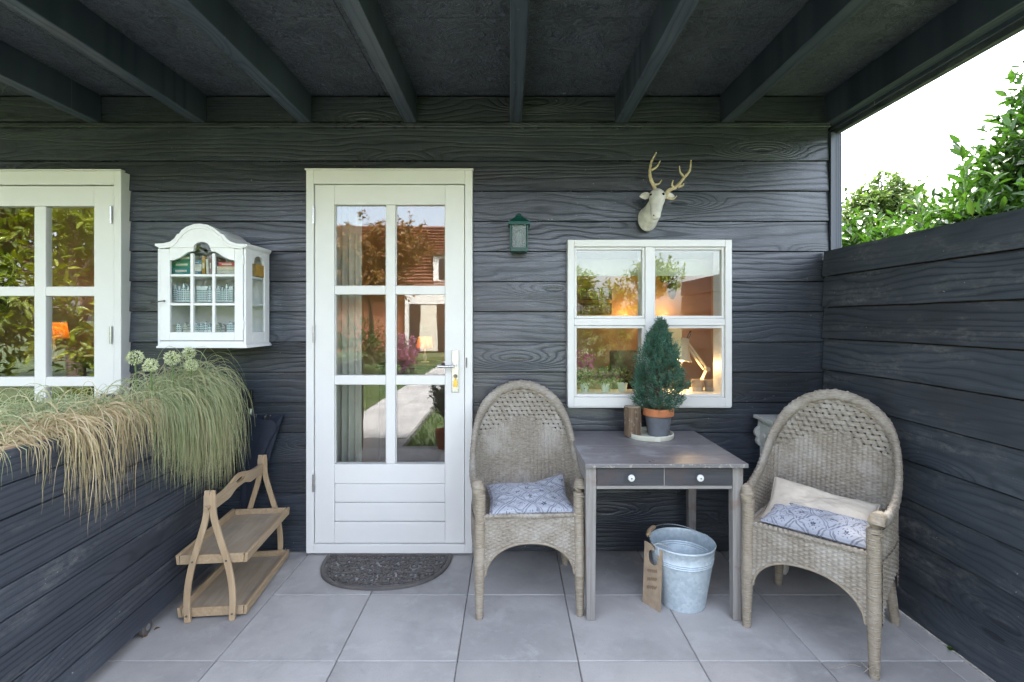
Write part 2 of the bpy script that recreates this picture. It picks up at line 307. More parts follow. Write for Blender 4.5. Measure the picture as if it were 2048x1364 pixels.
emis('bulb_lit', (1, 0.72, 0.4), 2.5)
t = NT('shade_lit'); a = t.n('BsdfTranslucent', None, Color=(0.85, 0.5, 0.22)); b = t.n('BsdfDiffuse', None, Color=(0.6, 0.38, 0.2)); mx = t.n('MixShader', None, _0=0.5)
t.t.links.new(a.outputs[0], mx.inputs[2]); t.t.links.new(b.outputs[0], mx.inputs[1]); t.t.links.new(mx.outputs[0], t.out.inputs['Surface']); M['shade_lit'] = t.m
# books, little houses
for k, c in {'book_teal': (0.02, 0.22, 0.22), 'book_blue': (0.08, 0.25, 0.42), 'book_ochre': (0.42, 0.25, 0.05), 'book_red': (0.55, 0.1, 0.1), 'book_white': (0.6, 0.58, 0.52), 'book_mauve': (0.25, 0.12, 0.14), 'book_green': (0.05, 0.25, 0.14), 'book_cream': (0.6, 0.5, 0.34)}.items(): plain(k, c, 0.6, 0.12, 40, 0)
plain('page', (0.62, 0.58, 0.48), 0.9, 0.1, 60, 0)
plain('delft_white', (0.62, 0.66, 0.67), 0.25, 0.04, bump=0)
plain('delft_blue', (0.09, 0.19, 0.24), 0.3, 0.2, bump=0)
plain('delft_tan', (0.5, 0.46, 0.4), 0.3, 0.06, bump=0)
# neighbour house
plain('brick_red', (0.36, 0.13, 0.07), 0.85, 0.2, 14, 0.3)
plain('tile_red', (0.3, 0.125, 0.075), 0.75, 0.25, 10, 0.3, obj_var=0.1)
plain('board_white', (0.72, 0.72, 0.70), 0.6, 0.03, 5, 0.05)
plain('dark_glass', (0.02, 0.024, 0.028), 0.08, 0.1, bump=0)

# ---------------------------------------------------------------- mesh helpers
class MB:
    def __init__(s): s.v = []; s.f = []; s.sm = []; s.a = None
    def add(s, vs, fs, smooth=False):
        o = len(s.v); s.v += [tuple(q) for q in vs]; s.f += [tuple(i + o for i in f) for f in fs]; s.sm += [smooth] * len(fs); return s
    def box(s, x0, x1, y0, y1, z0, z1, M4=None):
        vs = [Vector((x, y, z)) for z in (z0, z1) for y in (y0, y1) for x in (x0, x1)]
        if M4 is not None: vs = [M4 @ q for q in vs]
        return s.add(vs, [(0, 2, 3, 1), (4, 5, 7, 6), (0, 1, 5, 4), (2, 6, 7, 3), (0, 4, 6, 2), (1, 3, 7, 5)])
    def prism(s, poly, y0, y1, M4=None, smooth=False):
        """polygon in xz, extruded along y"""
        n = len(poly); vs = [Vector((p[0], y0, p[1])) for p in poly] + [Vector((p[0], y1, p[1])) for p in poly]
        if M4 is not None: vs = [M4 @ q for q in vs]
        fs = [(i, i + n, (i + 1) % n + n, (i + 1) % n) for i in range(n)]
        s.add(vs, fs, smooth); o = len(s.v) - 2 * n
        s.f += [tuple(o + i for i in range(n)), tuple(o + n + i for i in reversed(range(n)))]; s.sm += [False, False]; return s
    def lathe(s, prof, n=28, M4=None, cap=True, smooth=True):
        vs = []; fs = []
        for (r, z) in prof:
            for k in range(n): vs.append(Vector((r * math.cos(2 * PI * k / n), r * math.sin(2 * PI * k / n), z)))
        m = len(prof)
        for i in range(m - 1):
            for k in range(n):
                a = i * n + k; b = i * n + (k + 1) % n; fs.append((a, b, b + n, a + n))
        if M4 is not None: vs = [M4 @ q for q in vs]
        s.add(vs, fs, smooth); o = len(s.v) - len(vs)
        if cap:
            if prof[0][0] > 1e-6: s.f.append(tuple(o + k for k in reversed(range(n)))); s.sm.append(False)
            if prof[-1][0] > 1e-6: s.f.append(tuple(o + (m - 1) * n + k for k in range(n))); s.sm.append(False)
        return s
    def sweep(s, path, sec, up=Vector((0, 0, 1)), scales=None, closed=False, smooth=True, cap=True, cyclic=False):
        path = [Vector(p) for p in path]; n = len(sec); m = len(path); vs = []
        for i, p in enumerate(path):
            if cyclic: tn = (path[(i + 1) % m] - path[i - 1]).normalized()
            else: tn = (path[min(i + 1, m - 1)] - path[max(i - 1, 0)]).normalized()
            u = up - tn * up.dot(tn)
            if u.length < 1e-4: u = Vector((1, 0, 0)) - tn * tn.x
            u.normalize(); w = tn.cross(u); sc = scales[i] if scales else 1.0
            for (a, b) in sec: vs.append(p + w * a * sc + u * b * sc)
        fs = []
        for i in range(m if cyclic else m - 1):
            j = (i + 1) % m
            for k in range(n): fs.append((i * n + k, i * n + (k + 1) % n, j * n + (k + 1) % n, j * n + k))
        s.add(vs, fs, smooth); o = len(s.v) - len(vs)
        if cap and not cyclic:
            s.f += [tuple(o + k for k in reversed(range(n))), tuple(o + (m - 1) * n + k for k in range(n))]; s.sm += [False, False]
        return s
    def tube(s, path, r, n=8, up=Vector((0.13, 0.21, 0.97)), cyclic=False):
        rs = r if isinstance(r, (list, tuple)) else None
        r0 = 1.0 if rs else r
        return s.sweep(path, [(r0 * math.cos(2 * PI * k / n), r0 * math.sin(2 * PI * k / n)) for k in range(n)], up, rs, cyclic=cyclic)
    def ball(s, c, r, n=12, sq=(1, 1, 1)):
        prof = [(max(1e-7, math.sin(PI * i / (n // 2 + 2))), -math.cos(PI * i / (n // 2 + 2))) for i in range(n // 2 + 3)]
        return s.lathe(prof, n, Matrix.Translation(c) @ Matrix.Diagonal((r * sq[0], r * sq[1], r * sq[2], 1)), cap=False)
    def build(s, name, mat, parent=None, bevel=0, seg=2, loc=None, rot=None, sharp=35):
        me = bpy.data.meshes.new(name); me.from_pydata(s.v, [], s.f)
        me.polygons.foreach_set('use_smooth', s.sm); me.validate(); me.update()
        if any(s.sm): me.set_sharp_from_angle(angle=R(sharp))
        return link(name, me, mat, parent, bevel, seg, loc, rot)
def link(name, me, mat, parent=None, bevel=0, seg=2, loc=None, rot=None):
    o = bpy.data.objects.new(name, me); C.objects.link(o)
    if mat and not me.materials: me.materials.append(M[mat] if isinstance(mat, str) else mat)
    if parent is not None: o.parent = parent
    if loc is not None: o.location = loc
    if rot is not None: o.rotation_euler = rot
    if bevel:
        b = o.modifiers.new('bevel', 'BEVEL'); b.width = bevel; b.segments = seg; b.limit_method = 'ANGLE'; b.angle_limit = R(40)
        b.harden_normals = False
    return o
def npmesh(name, V, F, mat, parent=None, attr=None, smooth=True, loc=None, rot=None):
    """numpy mesh: V (n,3), F (m,k) all the same k"""
    me = bpy.data.meshes.new(name); n = len(V); m, k = F.shape
    me.vertices.add(n); me.vertices.foreach_set('co', np.ascontiguousarray(V, dtype=np.float32).ravel())
    me.loops.add(m * k); me.loops.foreach_set('vertex_index', np.ascontiguousarray(F, dtype=np.int32).ravel())
    me.polygons.add(m); me.polygons.foreach_set('loop_start', np.arange(m, dtype=np.int32) * k)
    me.update(calc_edges=True)
    me.polygons.foreach_set('use_smooth', np.full(m, smooth)); 
    if attr is not None:
        a = me.attributes.new('rnd', 'FLOAT', 'POINT'); a.data.foreach_set('value', np.ascontiguousarray(attr, dtype=np.float32))
    return link(name, me, mat, parent, loc=loc, rot=rot)
def tag(o, label=None, cat=None, group=None, kind=None):
    if label: o['label'] = label
    if cat: o['category'] = cat
    if group: o['group'] = group
    if kind: o['kind'] = kind
    return o
def thing(name, label, cat, loc=(0, 0, 0), rz=0.0, group=None):
    o = bpy.data.objects.new(name, None); C.objects.link(o); o.empty_display_size = 0.1
    o.location = loc; o.rotation_euler = (0, 0, rz); return tag(o, label, cat, group)
def group_part(name, parent):
    o = bpy.data.objects.new(name, None); C.objects.link(o); o.parent = parent; o.empty_display_size = 0.05; return o
def copy_tree(o, parent=None):
    c = o.copy(); C.objects.link(c); c.parent = parent
    for ch in list(o.children): copy_tree(ch, c)
    return c
def catmull(pts, n=8):
    pts = [Vector(p) for p in pts]; q = [pts[0] * 2 - pts[1]] + pts + [pts[-1] * 2 - pts[-2]]; out = []
    for i in range(1, len(q) - 2):
        for k in range(n):
            t = k / n; a, b, c, d = q[i - 1], q[i], q[i + 1], q[i + 2]
            out.append(0.5 * (2 * b + (c - a) * t + (2 * a - 5 * b + 4 * c - d) * t * t + (3 * b - a - 3 * c + d) * t ** 3))
    out.append(pts[-1]); return out
def lerp(a, b, t): return a + (b - a) * t
def unit(a): return a / np.maximum(np.linalg.norm(a, axis=-1, keepdims=True), 1e-9)
def leaves(Pt, D, L, W, fold=0.25, N=None):
    """pointed leaves of two folded quads: base, two side pairs, tip"""
    n = len(Pt); D = unit(D)
    if N is None: N = rng.normal(size=(n, 3)); N[:, 2] += 0.8
    S = unit(np.cross(D, N)); Nn = np.cross(S, D); L = np.asarray(L).reshape(-1, 1) * np.ones((n, 1)); W = np.asarray(W).reshape(-1, 1) * np.ones((n, 1))
    b = Pt; tp = Pt + D * L - Nn * L * 0.12
    def side(sg, a, w): return Pt + D * L * a + S * W * w * sg * 0.5 + Nn * W * fold * w
    V = np.stack([b, side(1, .3, .85), side(1, .65, .8), tp, side(-1, .65, .8), side(-1, .3, .85)], 1).reshape(-1, 3)
    i = np.arange(n)[:, None] * 6
    F = np.concatenate([i + np.array([[0, 1, 2, 3]]), i + np.array([[0, 3, 4, 5]])], 0)
    return V, F, 6
# ================================================================ the setting
WY = 3.03                      # face of the cladding
# ground: one sheet to the horizon, lawn around
g = MB(); g.box(-400, 400, -400, 400, -0.6, -0.075); tag(g.build('ground', 'lawn_soil'), kind='structure')
# patio bed and slabs
bed = MB(); bed.box(-4.3, 1.98, 0.42, 3.09, -0.07, -0.012)
bed.box(-2.26, -1.22, -12.5, 0.42, -0.07, -0.014)
patio = bed.build('patio', 'sand_joint'); tag(patio, kind='structure')
def slabmesh(w, d):
    m = MB(); m.box(-w / 2, w / 2, -d / 2, d / 2, -0.05, 0); me = bpy.data.meshes.new('paving_slab'); me.from_pydata(m.v, [], m.f); return me
sm1 = slabmesh(0.4965, 0.494)
for i in range(-8, 4):
    for j in range(0, 6):
        x = -0.218 + 0.5 * (i + 0.5); y = 3.062 - 0.498 * (j + 0.5)
        if x > 1.9 or y < 0.4: continue
        o = link('paving_slab', sm1, 'slab', patio, bevel=0.003, seg=1, loc=(x, y, random.uniform(-0.0012, 0.0)), rot=(random.uniform(-.001, .001), random.uniform(-.001, .001), random.uniform(-.002, .002)))
sm2 = slabmesh(0.098, 0.494)
for j in range(5): link('paving_slab', sm2, 'slab', patio, bevel=0.003, seg=1, loc=(1.832, 3.062 - 0.498 * (j + 0.5), -0.001))
for j in range(25):
    for i in range(2):
        link('paving_slab', sm1, 'slab', patio, bevel=0.003, seg=1, loc=(-2.0 + 0.5 * i, 0.074 - 0.498 * (j + 0.5), random.uniform(-0.004, -0.002)))
# grass on the lawn beyond the patio (seen mirrored in the panes)
n = 42000
px = rng.uniform(-9, 7, n); py = 0.4 - 14 * rng.random(n) ** 1.5
keep = ~((px > -2.28) & (px < -1.2)); px, py = px[keep], py[keep]; n = len(px)
D = np.stack([rng.normal(0, .45, n), rng.normal(0, .45, n), np.ones(n)], 1)
V, F, k = leaves(np.stack([px, py, np.full(n, -0.075)], 1), D, rng.uniform(.05, .11, n), rng.uniform(.008, .016, n))
tag(npmesh('lawn_grass', V, F, 'blade_lawn', attr=np.repeat(rng.random(n), k)), 'short green lawn grass beside the paved garden path', 'grass', kind='stuff')

# ---------------------------------------------------------------- timber house
house = thing('timber_house', 'black timber-clad garden house with white door and windows under an open rafter canopy', 'house')
wall = None
# openings (x0, x1, z0, z1) in the wall behind the frames
DO = (X(613, 3.0), X(945, 3.0), 0.0, Z(341, 3.0))
WR = (X(1135, 2.99), X(1462, 2.99), Z(813, 2.99), Z(480, 2.99))
WL = (X(-330, 2.98), X(245, 2.98), Z(905, 2.98), Z(343, 2.98))
OPEN = [DO, WR, WL]
XR = 1.935; XL = -5.2
wm = MB()
def wallpieces(mb, x0, x1, y0, y1, z0, z1, opens):
    xs = sorted({x0, x1} | {v for o in opens for v in o[:2] if x0 < v < x1})
    for a, b in zip(xs[:-1], xs[1:]):
        mid = (a + b) / 2; cut = sorted([(o[2], o[3]) for o in opens if o[0] < mid < o[1]])
        z = z0
        for c0, c1 in cut:
            if c0 > z: mb.box(a, b, y0, y1, z, c0)
            z = max(z, c1)
        if z < z1: mb.box(a, b, y0, y1, z, z1)
ins = [(o[0] + .02, o[1] - .02, max(0, o[2] + .02), o[3] - .02) for o in OPEN]
wallpieces(wm, XL, XR, WY + 0.03, WY + 0.13, -0.05, 2.76, ins)
wall = wm.build('wall', 'dark_wood', house)
def plank_seg(segs, parent, mat='clad', yb=0.002, yt=0.012, seed=0, zr=None):
    """one lapped board: thick lower edge stands proud, edges slightly wavy; segs (x0, x1, z0, z1) of one board notched round an opening"""
    mb = MB(); Z0, Z1 = zr or (min(s[2] for s in segs), max(s[3] for s in segs))
    for (x0, x1, z0, z1) in segs:
        n = max(2, int((x1 - x0) / 0.06)); o = len(mb.v)
        fy = lambda z: lerp(yb, yt, (z - Z0) / (Z1 - Z0))
        for i in range(n + 1):
            x = lerp(x0, x1, i / n)
            wv = (mnoise.noise(Vector((x * 2.3, seed * 7.1, 0))) * 0.0035 + mnoise.noise(Vector((x * 14, seed * 3.3, 4))) * 0.0009) * (z0 == Z0)
            wy = mnoise.noise(Vector((x * 1.1, seed * 5.7, 9))) * 0.002; up = -0.002 if z1 == Z1 else 0; wv += 0.002 * (z0 == Z0)
            mb.v += [(x, WY + fy(z0) + wy + 0.0025, z0 + wv), (x, WY + fy(z0) + wy - 0.001, z0 + wv + 0.0025), (x, WY + fy(z1) + wy * .4, z1 + up), (x, WY + 0.0285, z1 + up), (x, WY + 0.0285, z0 + wv)]
        for i in range(n):
            for k in range(5):
                a = o + i * 5 + k; b = o + i * 5 + (k + 1) % 5; mb.f.append((a, a + 5, b + 5, b)); mb.sm.append(k in (1,))
        mb.f += [tuple(o + k for k in (0, 1, 2, 3, 4)), tuple(o + n * 5 + k for k in (4, 3, 2, 1, 0))]; mb.sm += [False, False]
    return mb.build('plank', mat, parent, sharp=30)
PITCH = 60.5 * WY / 1000
zs = [Z(1108, WY) + PITCH * k for k in range(15)]
sd = 0
for r, z0 in enumerate(zs[:14]):
    z1 = z0 + PITCH if r < 13 else 2.575
    zm0, zm1 = z0 + 0.004, z1 - 0.004
    cuts = sorted({XL, XR} | {v for o in OPEN for v in (o[0], o[1])})
    z0c = max(z0, 0.006)
    cells = []
    for a, b in zip(cuts[:-1], cuts[1:]):
        mid = (a + b) / 2
        cov = [o for o in OPEN if o[0] < mid < o[1]]
        lo, hi = z0c, z1
        for o in cov:
            if o[2] <= lo + 0.001 and o[3] >= hi - 0.001: lo = hi
            elif o[2] <= lo + 0.001: lo = max(lo, o[3])
            elif o[3] >= hi: hi = min(hi, o[2])
        if hi - lo < 0.012: continue
        if cells and cells[-1][1] == a and cells[-1][2:] == [lo, hi]: cells[-1][1] = b
        else: cells.append([a, b, lo, hi])
    boards = []                # neighbouring pieces of one row belong to one board
    for c in cells:
        if boards and boards[-1][-1][1] == c[0]: boards[-1].append(c)
        else: boards.append([c])
    for bd in boards:
        sd += 1; bd[0][0] += 0.0015; bd[-1][1] -= 0.0015
        plank_seg(bd, wall, seed=sd, zr=(z0c, z1))
# boards behind the rafters and the thin ledger under them
plank_seg([(XL, XR, 2.607, 2.762)], wall, yb=-0.002, yt=-0.002, seed=91)
MB().box(XL, XR, WY - 0.022, WY + 0.02, 2.572, 2.598).build('ledger', 'clad', house, bevel=0.003)
# corner boards at the right end of the wall
MB().box(XR + 0.002, XR + 0.03, WY - 0.012, WY + 0.13, 0.0, 2.545).build('corner_board', 'rafter', house, bevel=0.002)
MB().box(XR + 0.033, XR + 0.075, WY - 0.004, WY + 0.12, 0.0, 2.54).build('corner_post', 'rafter', house, bevel=0.003)
# roof: deck, rafters, edge beam, fascia
RF = 1.5                      # front edge of the canopy
roof = MB().box(XL, 2.02, RF - 0.04, 5.9, 2.782, 2.86).build('roof', 'dark_wood', house)
for i in range(5):
    for j in range(2):
        a = -5.1 + 1.45 * i; y0 = (RF - 0.03) + j * 0.78
        MB().box(a + .001, a + 1.448, y0 + .001, min(y0 + 0.778, WY - 0.003), 2.768, 2.781).build('roof_panel', 'deck', roof)
for k in range(-4, 4):
    xc = 0.036 + 0.636 * (k - 0) + (0.0 if k else 0)
    if k == 3: continue
    m = MB(); n = 14; w = 0.0365
    for i in range(n + 1):
        y = lerp(RF, WY - 0.005, i / n); d = mnoise.noise(Vector((y * 1.5, k * 3.1, 0))) * 0.003
        m.v += [(xc - w + d, y, 2.599), (xc + w + d, y, 2.599), (xc + w + d * .5, y, 2.767), (xc - w + d * .5, y, 2.767)]
    for i in range(n):
        for q in range(4):
            a = i * 4 + q; b = i * 4 + (q + 1) % 4; m.f.append((a, b, b + 4, a + 4)); m.sm.append(False)
    m.f += [(3, 2, 1, 0), tuple(n * 4 + q for q in range(4))]; m.sm += [False] * 2
    m.build('rafter', 'rafter', roof, bevel=0.004)
MB().box(1.905, 1.968, RF, WY + 0.14, 2.592, 2.767).build('edge_beam', 'rafter', roof, bevel=0.004)
MB().box(1.971, 1.985, RF - 0.02, WY + 0.16, 2.575, 2.78).build('fascia_batten', 'rafter', roof, bevel=0.002)
MB().box(1.988, 2.022, RF - 0.03, WY + 0.18, 2.548, 2.79).build('fascia', 'clad_fence', roof, bevel=0.004)
MB().box(XL, 2.02, RF - 0.09, RF - 0.045, 2.56, 2.82).build('front_fascia', 'clad', roof, bevel=0.004)

# ---------------------------------------------------------------- door
door = group_part('door', house); door.location = (0, 0, 0)
def frame_boards(parent, x0, x1, z0, z1, wl, wr, wt, wb, yf, yb, mat='white_paint', name='frame', bevel=0.003):
    MB().box(x0, x0 + wl, yf, yb, z0, z1).build(name, mat, parent, bevel)
    MB().box(x1 - wr, x1, yf, yb, z0, z1).build(name, mat, parent, bevel)
    MB().box(x0 + wl, x1 - wr, yf, yb, z1 - wt, z1).build(name, mat, parent, bevel)
    if wb: MB().box(x0 + wl, x1 - wr, yf, yb, z0, z0 + wb).build(name, mat, parent, bevel)
dx = lambda p: X(p, 3.0); dz = lambda p: Z(p, 3.0)
FY = 2.992
frame_boards(door, dx(613), dx(945), 0.012, dz(341), dx(628) - dx(613), dx(945) - dx(930), dz(341) - dz(368), dz(1088) - 0.012, FY, WY + 0.13)
MB().box(dx(611), dx(947), FY - 0.008, FY + 0.03, dz(341) + .001, dz(338)).build('drip_cap', 'white_paint', door, 0.002)
LY = 3.004                     # face of the door leaf
gx = 0.004
lx0, lx1, lz0, lz1 = dx(628) + gx, dx(930) - gx, dz(1088) + gx, dz(368) - gx
MB().box(lx0, dx(668), LY, LY + 0.055, lz0, lz1).build('stile', 'white_paint', door, 0.003)
MB().box(dx(890), lx1, LY, LY + 0.055, lz0, lz1).build('stile', 'white_paint', door, 0.003)
MB().box(dx(668) + .0005, dx(890) - .0005, LY, LY + 0.055, dz(409), lz1).build('rail', 'white_paint', door, 0.003)
MB().box(dx(668) + .0005, dx(890) - .0005, LY, LY + 0.055, dz(968), dz(929)).build('rail', 'white_paint', door, 0.003)
MB().box(dx(668) + .0005, dx(890) - .0005, LY, LY + 0.055, lz0, dz(1045)).build('rail', 'white_paint', door, 0.003)
for a, b in ((969, 1006), (1007, 1044)):
    MB().box(dx(668) + .001, dx(890) - .001, LY + 0.006, LY + 0.05, dz(b), dz(a)).build('panel_board', 'white_paint', door, 0.005)
MB().box(dx(771), dx(790), LY + 0.004, LY + 0.05, dz(929) + .0005, dz(409) - .0005).build('glazing_bar', 'white_paint', door, 0.004)
for a, b in ((589, 571), (770, 751)):
    for u, w in ((668, 771), (790, 890)):
        MB().box(dx(u) + .0005, dx(w) - .0005, LY + 0.0045, LY + 0.0495, dz(a), dz(b)).build('glazing_bar', 'white_paint', door, 0.004)
for z0, z1 in ((571, 409), (751, 589), (929, 770)):
    for u, w in ((668, 771), (790, 890)):
        MB().box(dx(u) - .004, dx(w) + .004, LY + 0.024, LY + 0.028, dz(z0) - .004, dz(z1) + .004).build('pane', 'glass', door)
        for q in ((u, u + 1.6, z0, z1), (w - 1.6, w, z0, z1)):
            MB().box(dx(q[0]) + .0007, dx(q[1]) - .0003, LY + 0.018, LY + 0.0235, dz(z0) + .001, dz(z1) - .001).build('glazing_bead', 'white_paint', door)
def hinge(parent, x, z, y):
    m = MB(); m.tube([(x, y - 0.006, z - 0.052), (x, y - 0.006, z + 0.052)], 0.0075, 10)
    for q in (-0.018, 0.018): m.tube([(x, y - 0.006, z + q - .001), (x, y - 0.006, z + q + .001)], 0.0082, 10)
    m.box(x - 0.012, x - .004, y - 0.003, y + 0.001, z - 0.05, z + 0.05); m.build('hinge', 'steel', parent)
for py in (430, 668, 965): hinge(door, dx(627.5), dz(py), FY + 0.008)
MB().box(dx(903.5), dx(918), LY - 0.008, LY - .0003, dz(785), dz(700)).build('handle_plate', 'steel', door, 0.003)
m = MB(); m.tube([(dx(911), LY - 0.009, dz(731)), (dx(911), LY - 0.05, dz(731))], 0.011, 14)
m.tube(catmull([(dx(911), LY - 0.05, dz(731)), (dx(905), LY - 0.056, dz(731)), (dx(893), LY - 0.056, dz(731.5)), (dx(877), LY - 0.054, dz(731))], 6), 0.0085, 12)
m.build('lever_handle', 'steel', door)
m = MB(); m.lathe([(0.010, 0), (0.012, 0.003), (0.008, 0.008)], 16, Matrix.Translation((dx(911), LY - 0.008, dz(752))) @ Matrix.Rotation(PI / 2, 4, 'X')); m.build('lock_cylinder', 'dark_steel', door)
m = MB(); m.tube([(dx(911), LY - 0.018 + .009 * math.cos(a), dz(752) - .012 + .012 * math.sin(a)) for a in np.linspace(0, 2 * PI, 14)[:-1]], 0.0015, 6, cyclic=True)
m.prism([(dx(911) - .012, dz(773)), (dx(911) + .010, dz(774)), (dx(911) + .013, dz(764)), (dx(911) + .004, dz(757)), (dx(911) - .004, dz(757)), (dx(911) - .011, dz(763))], LY - 0.022, LY - 0.014)
m.build('key', 'brass', door)
MB().box(dx(932), dx(934.5), FY - 0.003, FY - .0005, dz(735), dz(715)).build('strike_plate', 'dark_steel', door)

# ---------------------------------------------------------------- small window right of the door
wr = group_part('window', house)
wx = lambda p: X(p, 2.99); wz = lambda p: Z(p, 2.99); Yw = 2.976
frame_boards(wr, wx(1135), wx(1462), wz(813), wz(480), wx(1148) - wx(1135), wx(1462) - wx(1449), wz(480) - wz(494), wz(794) - wz(813), Yw, WY + 0.13)
MB().box(wx(1136), wx(1461), Yw + 0.004, Yw + 0.03, wz(815), wz(813) - .001).build('sill', 'white_paint', wr, 0.002)
# sashes
MB().box(wx(1290), wx(1305), Yw + .004, WY + 0.1, wz(794) + .001, wz(494) - .001).build('mullion', 'white_paint', wr, 0.003)
for u, w in ((1148, 1290), (1305, 1449)):
    MB().box(wx(u) + .0005, wx(w) - .0005, Yw + .005, WY + 0.1, wz(651), wz(637)).build('transom', 'white_paint', wr, 0.003)
for (u, w) in ((1148, 1290), (1305, 1449)):
    for (a, b) in ((637, 494), (794, 651)):
        q = 5.2
        frame_boards(wr, wx(u) + .001, wx(w) - .001, wz(a) + .001, wz(b) - .001, *(wx(q) - wx(0),) * 4, Yw + 0.014, WY + 0.07, name='sash', bevel=0.003)
        MB().box(wx(u + q) - .004, wx(w - q) + .004, Yw + 0.03, Yw + 0.034, wz(a - q) - .004, wz(b + q) + .004).build('pane', 'glass', wr)
# ---------------------------------------------------------------- tall window at the left
wl = group_part('window', house)
ax = lambda p: X(p, 2.98); az = lambda p: Z(p, 2.98); Yl = 2.968
frame_boards(wl, ax(-330), ax(245), az(905), az(343), ax(14) - ax(0), ax(245) - ax(231), az(343) - az(370), 0.05, Yl, WY + 0.13)
MB().box(ax(-332), ax(246.5), Yl - 0.008, Yl + 0.03, az(343) + .001, az(340)).build('drip_cap', 'white_paint', wl, 0.002)
for (c0, c1, cols) in ((-42, 229, ((-30, 67), (90, 188))), (-316, -46, ((-300, -200), (-178, -80)))):
    SY = Yl + 0.012
    st0, st1 = cols[0][0], cols[1][1]
    MB().box(ax(c0) + .003, ax(st0), SY, SY + .055, az(888), az(371) - .003).build('stile', 'white_paint', wl, 0.003)
    MB().box(ax(st1), ax(c1) - .003, SY, SY + .055, az(888), az(371) - .003).build('stile', 'white_paint', wl, 0.003)
    MB().box(ax(st0) + .0005, ax(st1) - .0005, SY, SY + .055, az(412), az(371) - .003).build('rail', 'white_paint', wl, 0.003)
    MB().box(ax(st0) + .0005, ax(st1) - .0005, SY, SY + .055, az(888), az(870)).build('rail', 'white_paint', wl, 0.003)
    MB().box(ax(cols[0][1]), ax(cols[1][0]), SY + .004, SY + .05, az(870) + .0005, az(412) - .0005).build('glazing_bar', 'white_paint', wl, 0.004)
    for (u, w) in cols:
        for (a, b) in ((592, 573), (773, 754)):
            MB().box(ax(u) + .0005, ax(w) - .0005, SY + .0045, SY + .0495, az(a), az(b)).build('glazing_bar', 'white_paint', wl, 0.004)
        for (a, b) in ((573, 412), (754, 592), (870, 773)):
            MB().box(ax(u) - .004, ax(w) + .004, SY + .024, SY + .028, az(a) - .004, az(b) + .004).build('pane', 'glass', wl)
for py in (430, 670): hinge(wl, ax(224), az(py), Yl + 0.008)

# ---------------------------------------------------------------- room inside
rm = MB(); rm.box(-6.9, 1.93, 4.6, 4.7, -0.1, 2.6); rm.box(-6.95, -6.85, 3.15, 4.6, -0.1, 2.6); rm.box(1.85, 1.93, 3.17, 4.6, -0.1, 2.6)
rm.box(-6.9, XL, 3.17, 3.27, -0.1, 2.6)
tag(rm.build('room_wall', 'room_wall'), kind='structure')
liner = MB(); wallpieces(liner, XL, 1.85, WY + 0.131, WY + 0.145, -0.05, 2.55, ins); tag(liner.build('room_wall', 'room_wall'), kind='structure')
tag(MB().box(-6.9, 1.93, 3.17, 5.45, -0.12, -0.02).build('room_floor', 'room_floor'), kind='structure')
tag(MB().box(-6.95, 1.93, 3.14, 5.5, 2.5, 2.77).build('room_ceiling', 'room_ceiling'), kind='structure')

# ---------------------------------------------------------------- timber fence at the right
FX = 1.885
fence = thing('timber_fence', 'black stained fence of wide horizontal boards closing the right side', 'fence', (FX, 1.8, 0))
FP = 0.1855; y0f, y1f = 0.5, 3.02
for k in range(10):
    z0 = 0.004 + FP * k if k else 0.004; z1 = FP * (k + 1) + (0 if k < 9 else -0.03)
    mb = MB(); n = 40
    for i in range(n + 1):
        y = lerp(y0f, y1f, i / n) - 1.8
        wv = mnoise.noise(Vector((y * 1.3, k * 7.1, 3))) * 0.008 * (1 if 0 < k else 0) + mnoise.noise(Vector((y * 11, k * 3.3, 8))) * 0.0015
        wt = mnoise.noise(Vector((y * 1.3, (k + 1) * 7.1, 3))) * 0.008 + mnoise.noise(Vector((y * 11, (k + 1) * 3.3, 8))) * 0.0015
        if k == 9: wt = 0
        b = mnoise.noise(Vector((y * .9, k * 2.1, 5))) * 0.003
        mb.v += [(0.0 + b, y, z0 + wv + 0.002), (0.012 + b * .3, y, z1 + wt - 0.002), (0.03, y, z1 + wt - 0.002), (0.03, y, z0 + wv + 0.002)]
    for i in range(n):
        for q in range(4):
            a = i * 4 + q; c = i * 4 + (q + 1) % 4; mb.f.append((a, c, c + 4, a + 4)); mb.sm.append(q == 0)
    mb.f += [(3, 2, 1, 0), tuple(n * 4 + q for q in range(4))]; mb.sm += [False] * 2
    mb.build('board', 'clad_fence', fence, sharp=30)
for y in (0.55, 1.75, 2.9): MB().box(0.032, 0.092, y - 1.84, y - 1.76, 0.0, 1.79).build('post', 'clad_fence', fence, 0.003)
MB().box(0.0315, 0.045, y0f - 1.8, y1f - 1.8, 0.02, 1.78).build('backing_board', 'dark_wood', fence)

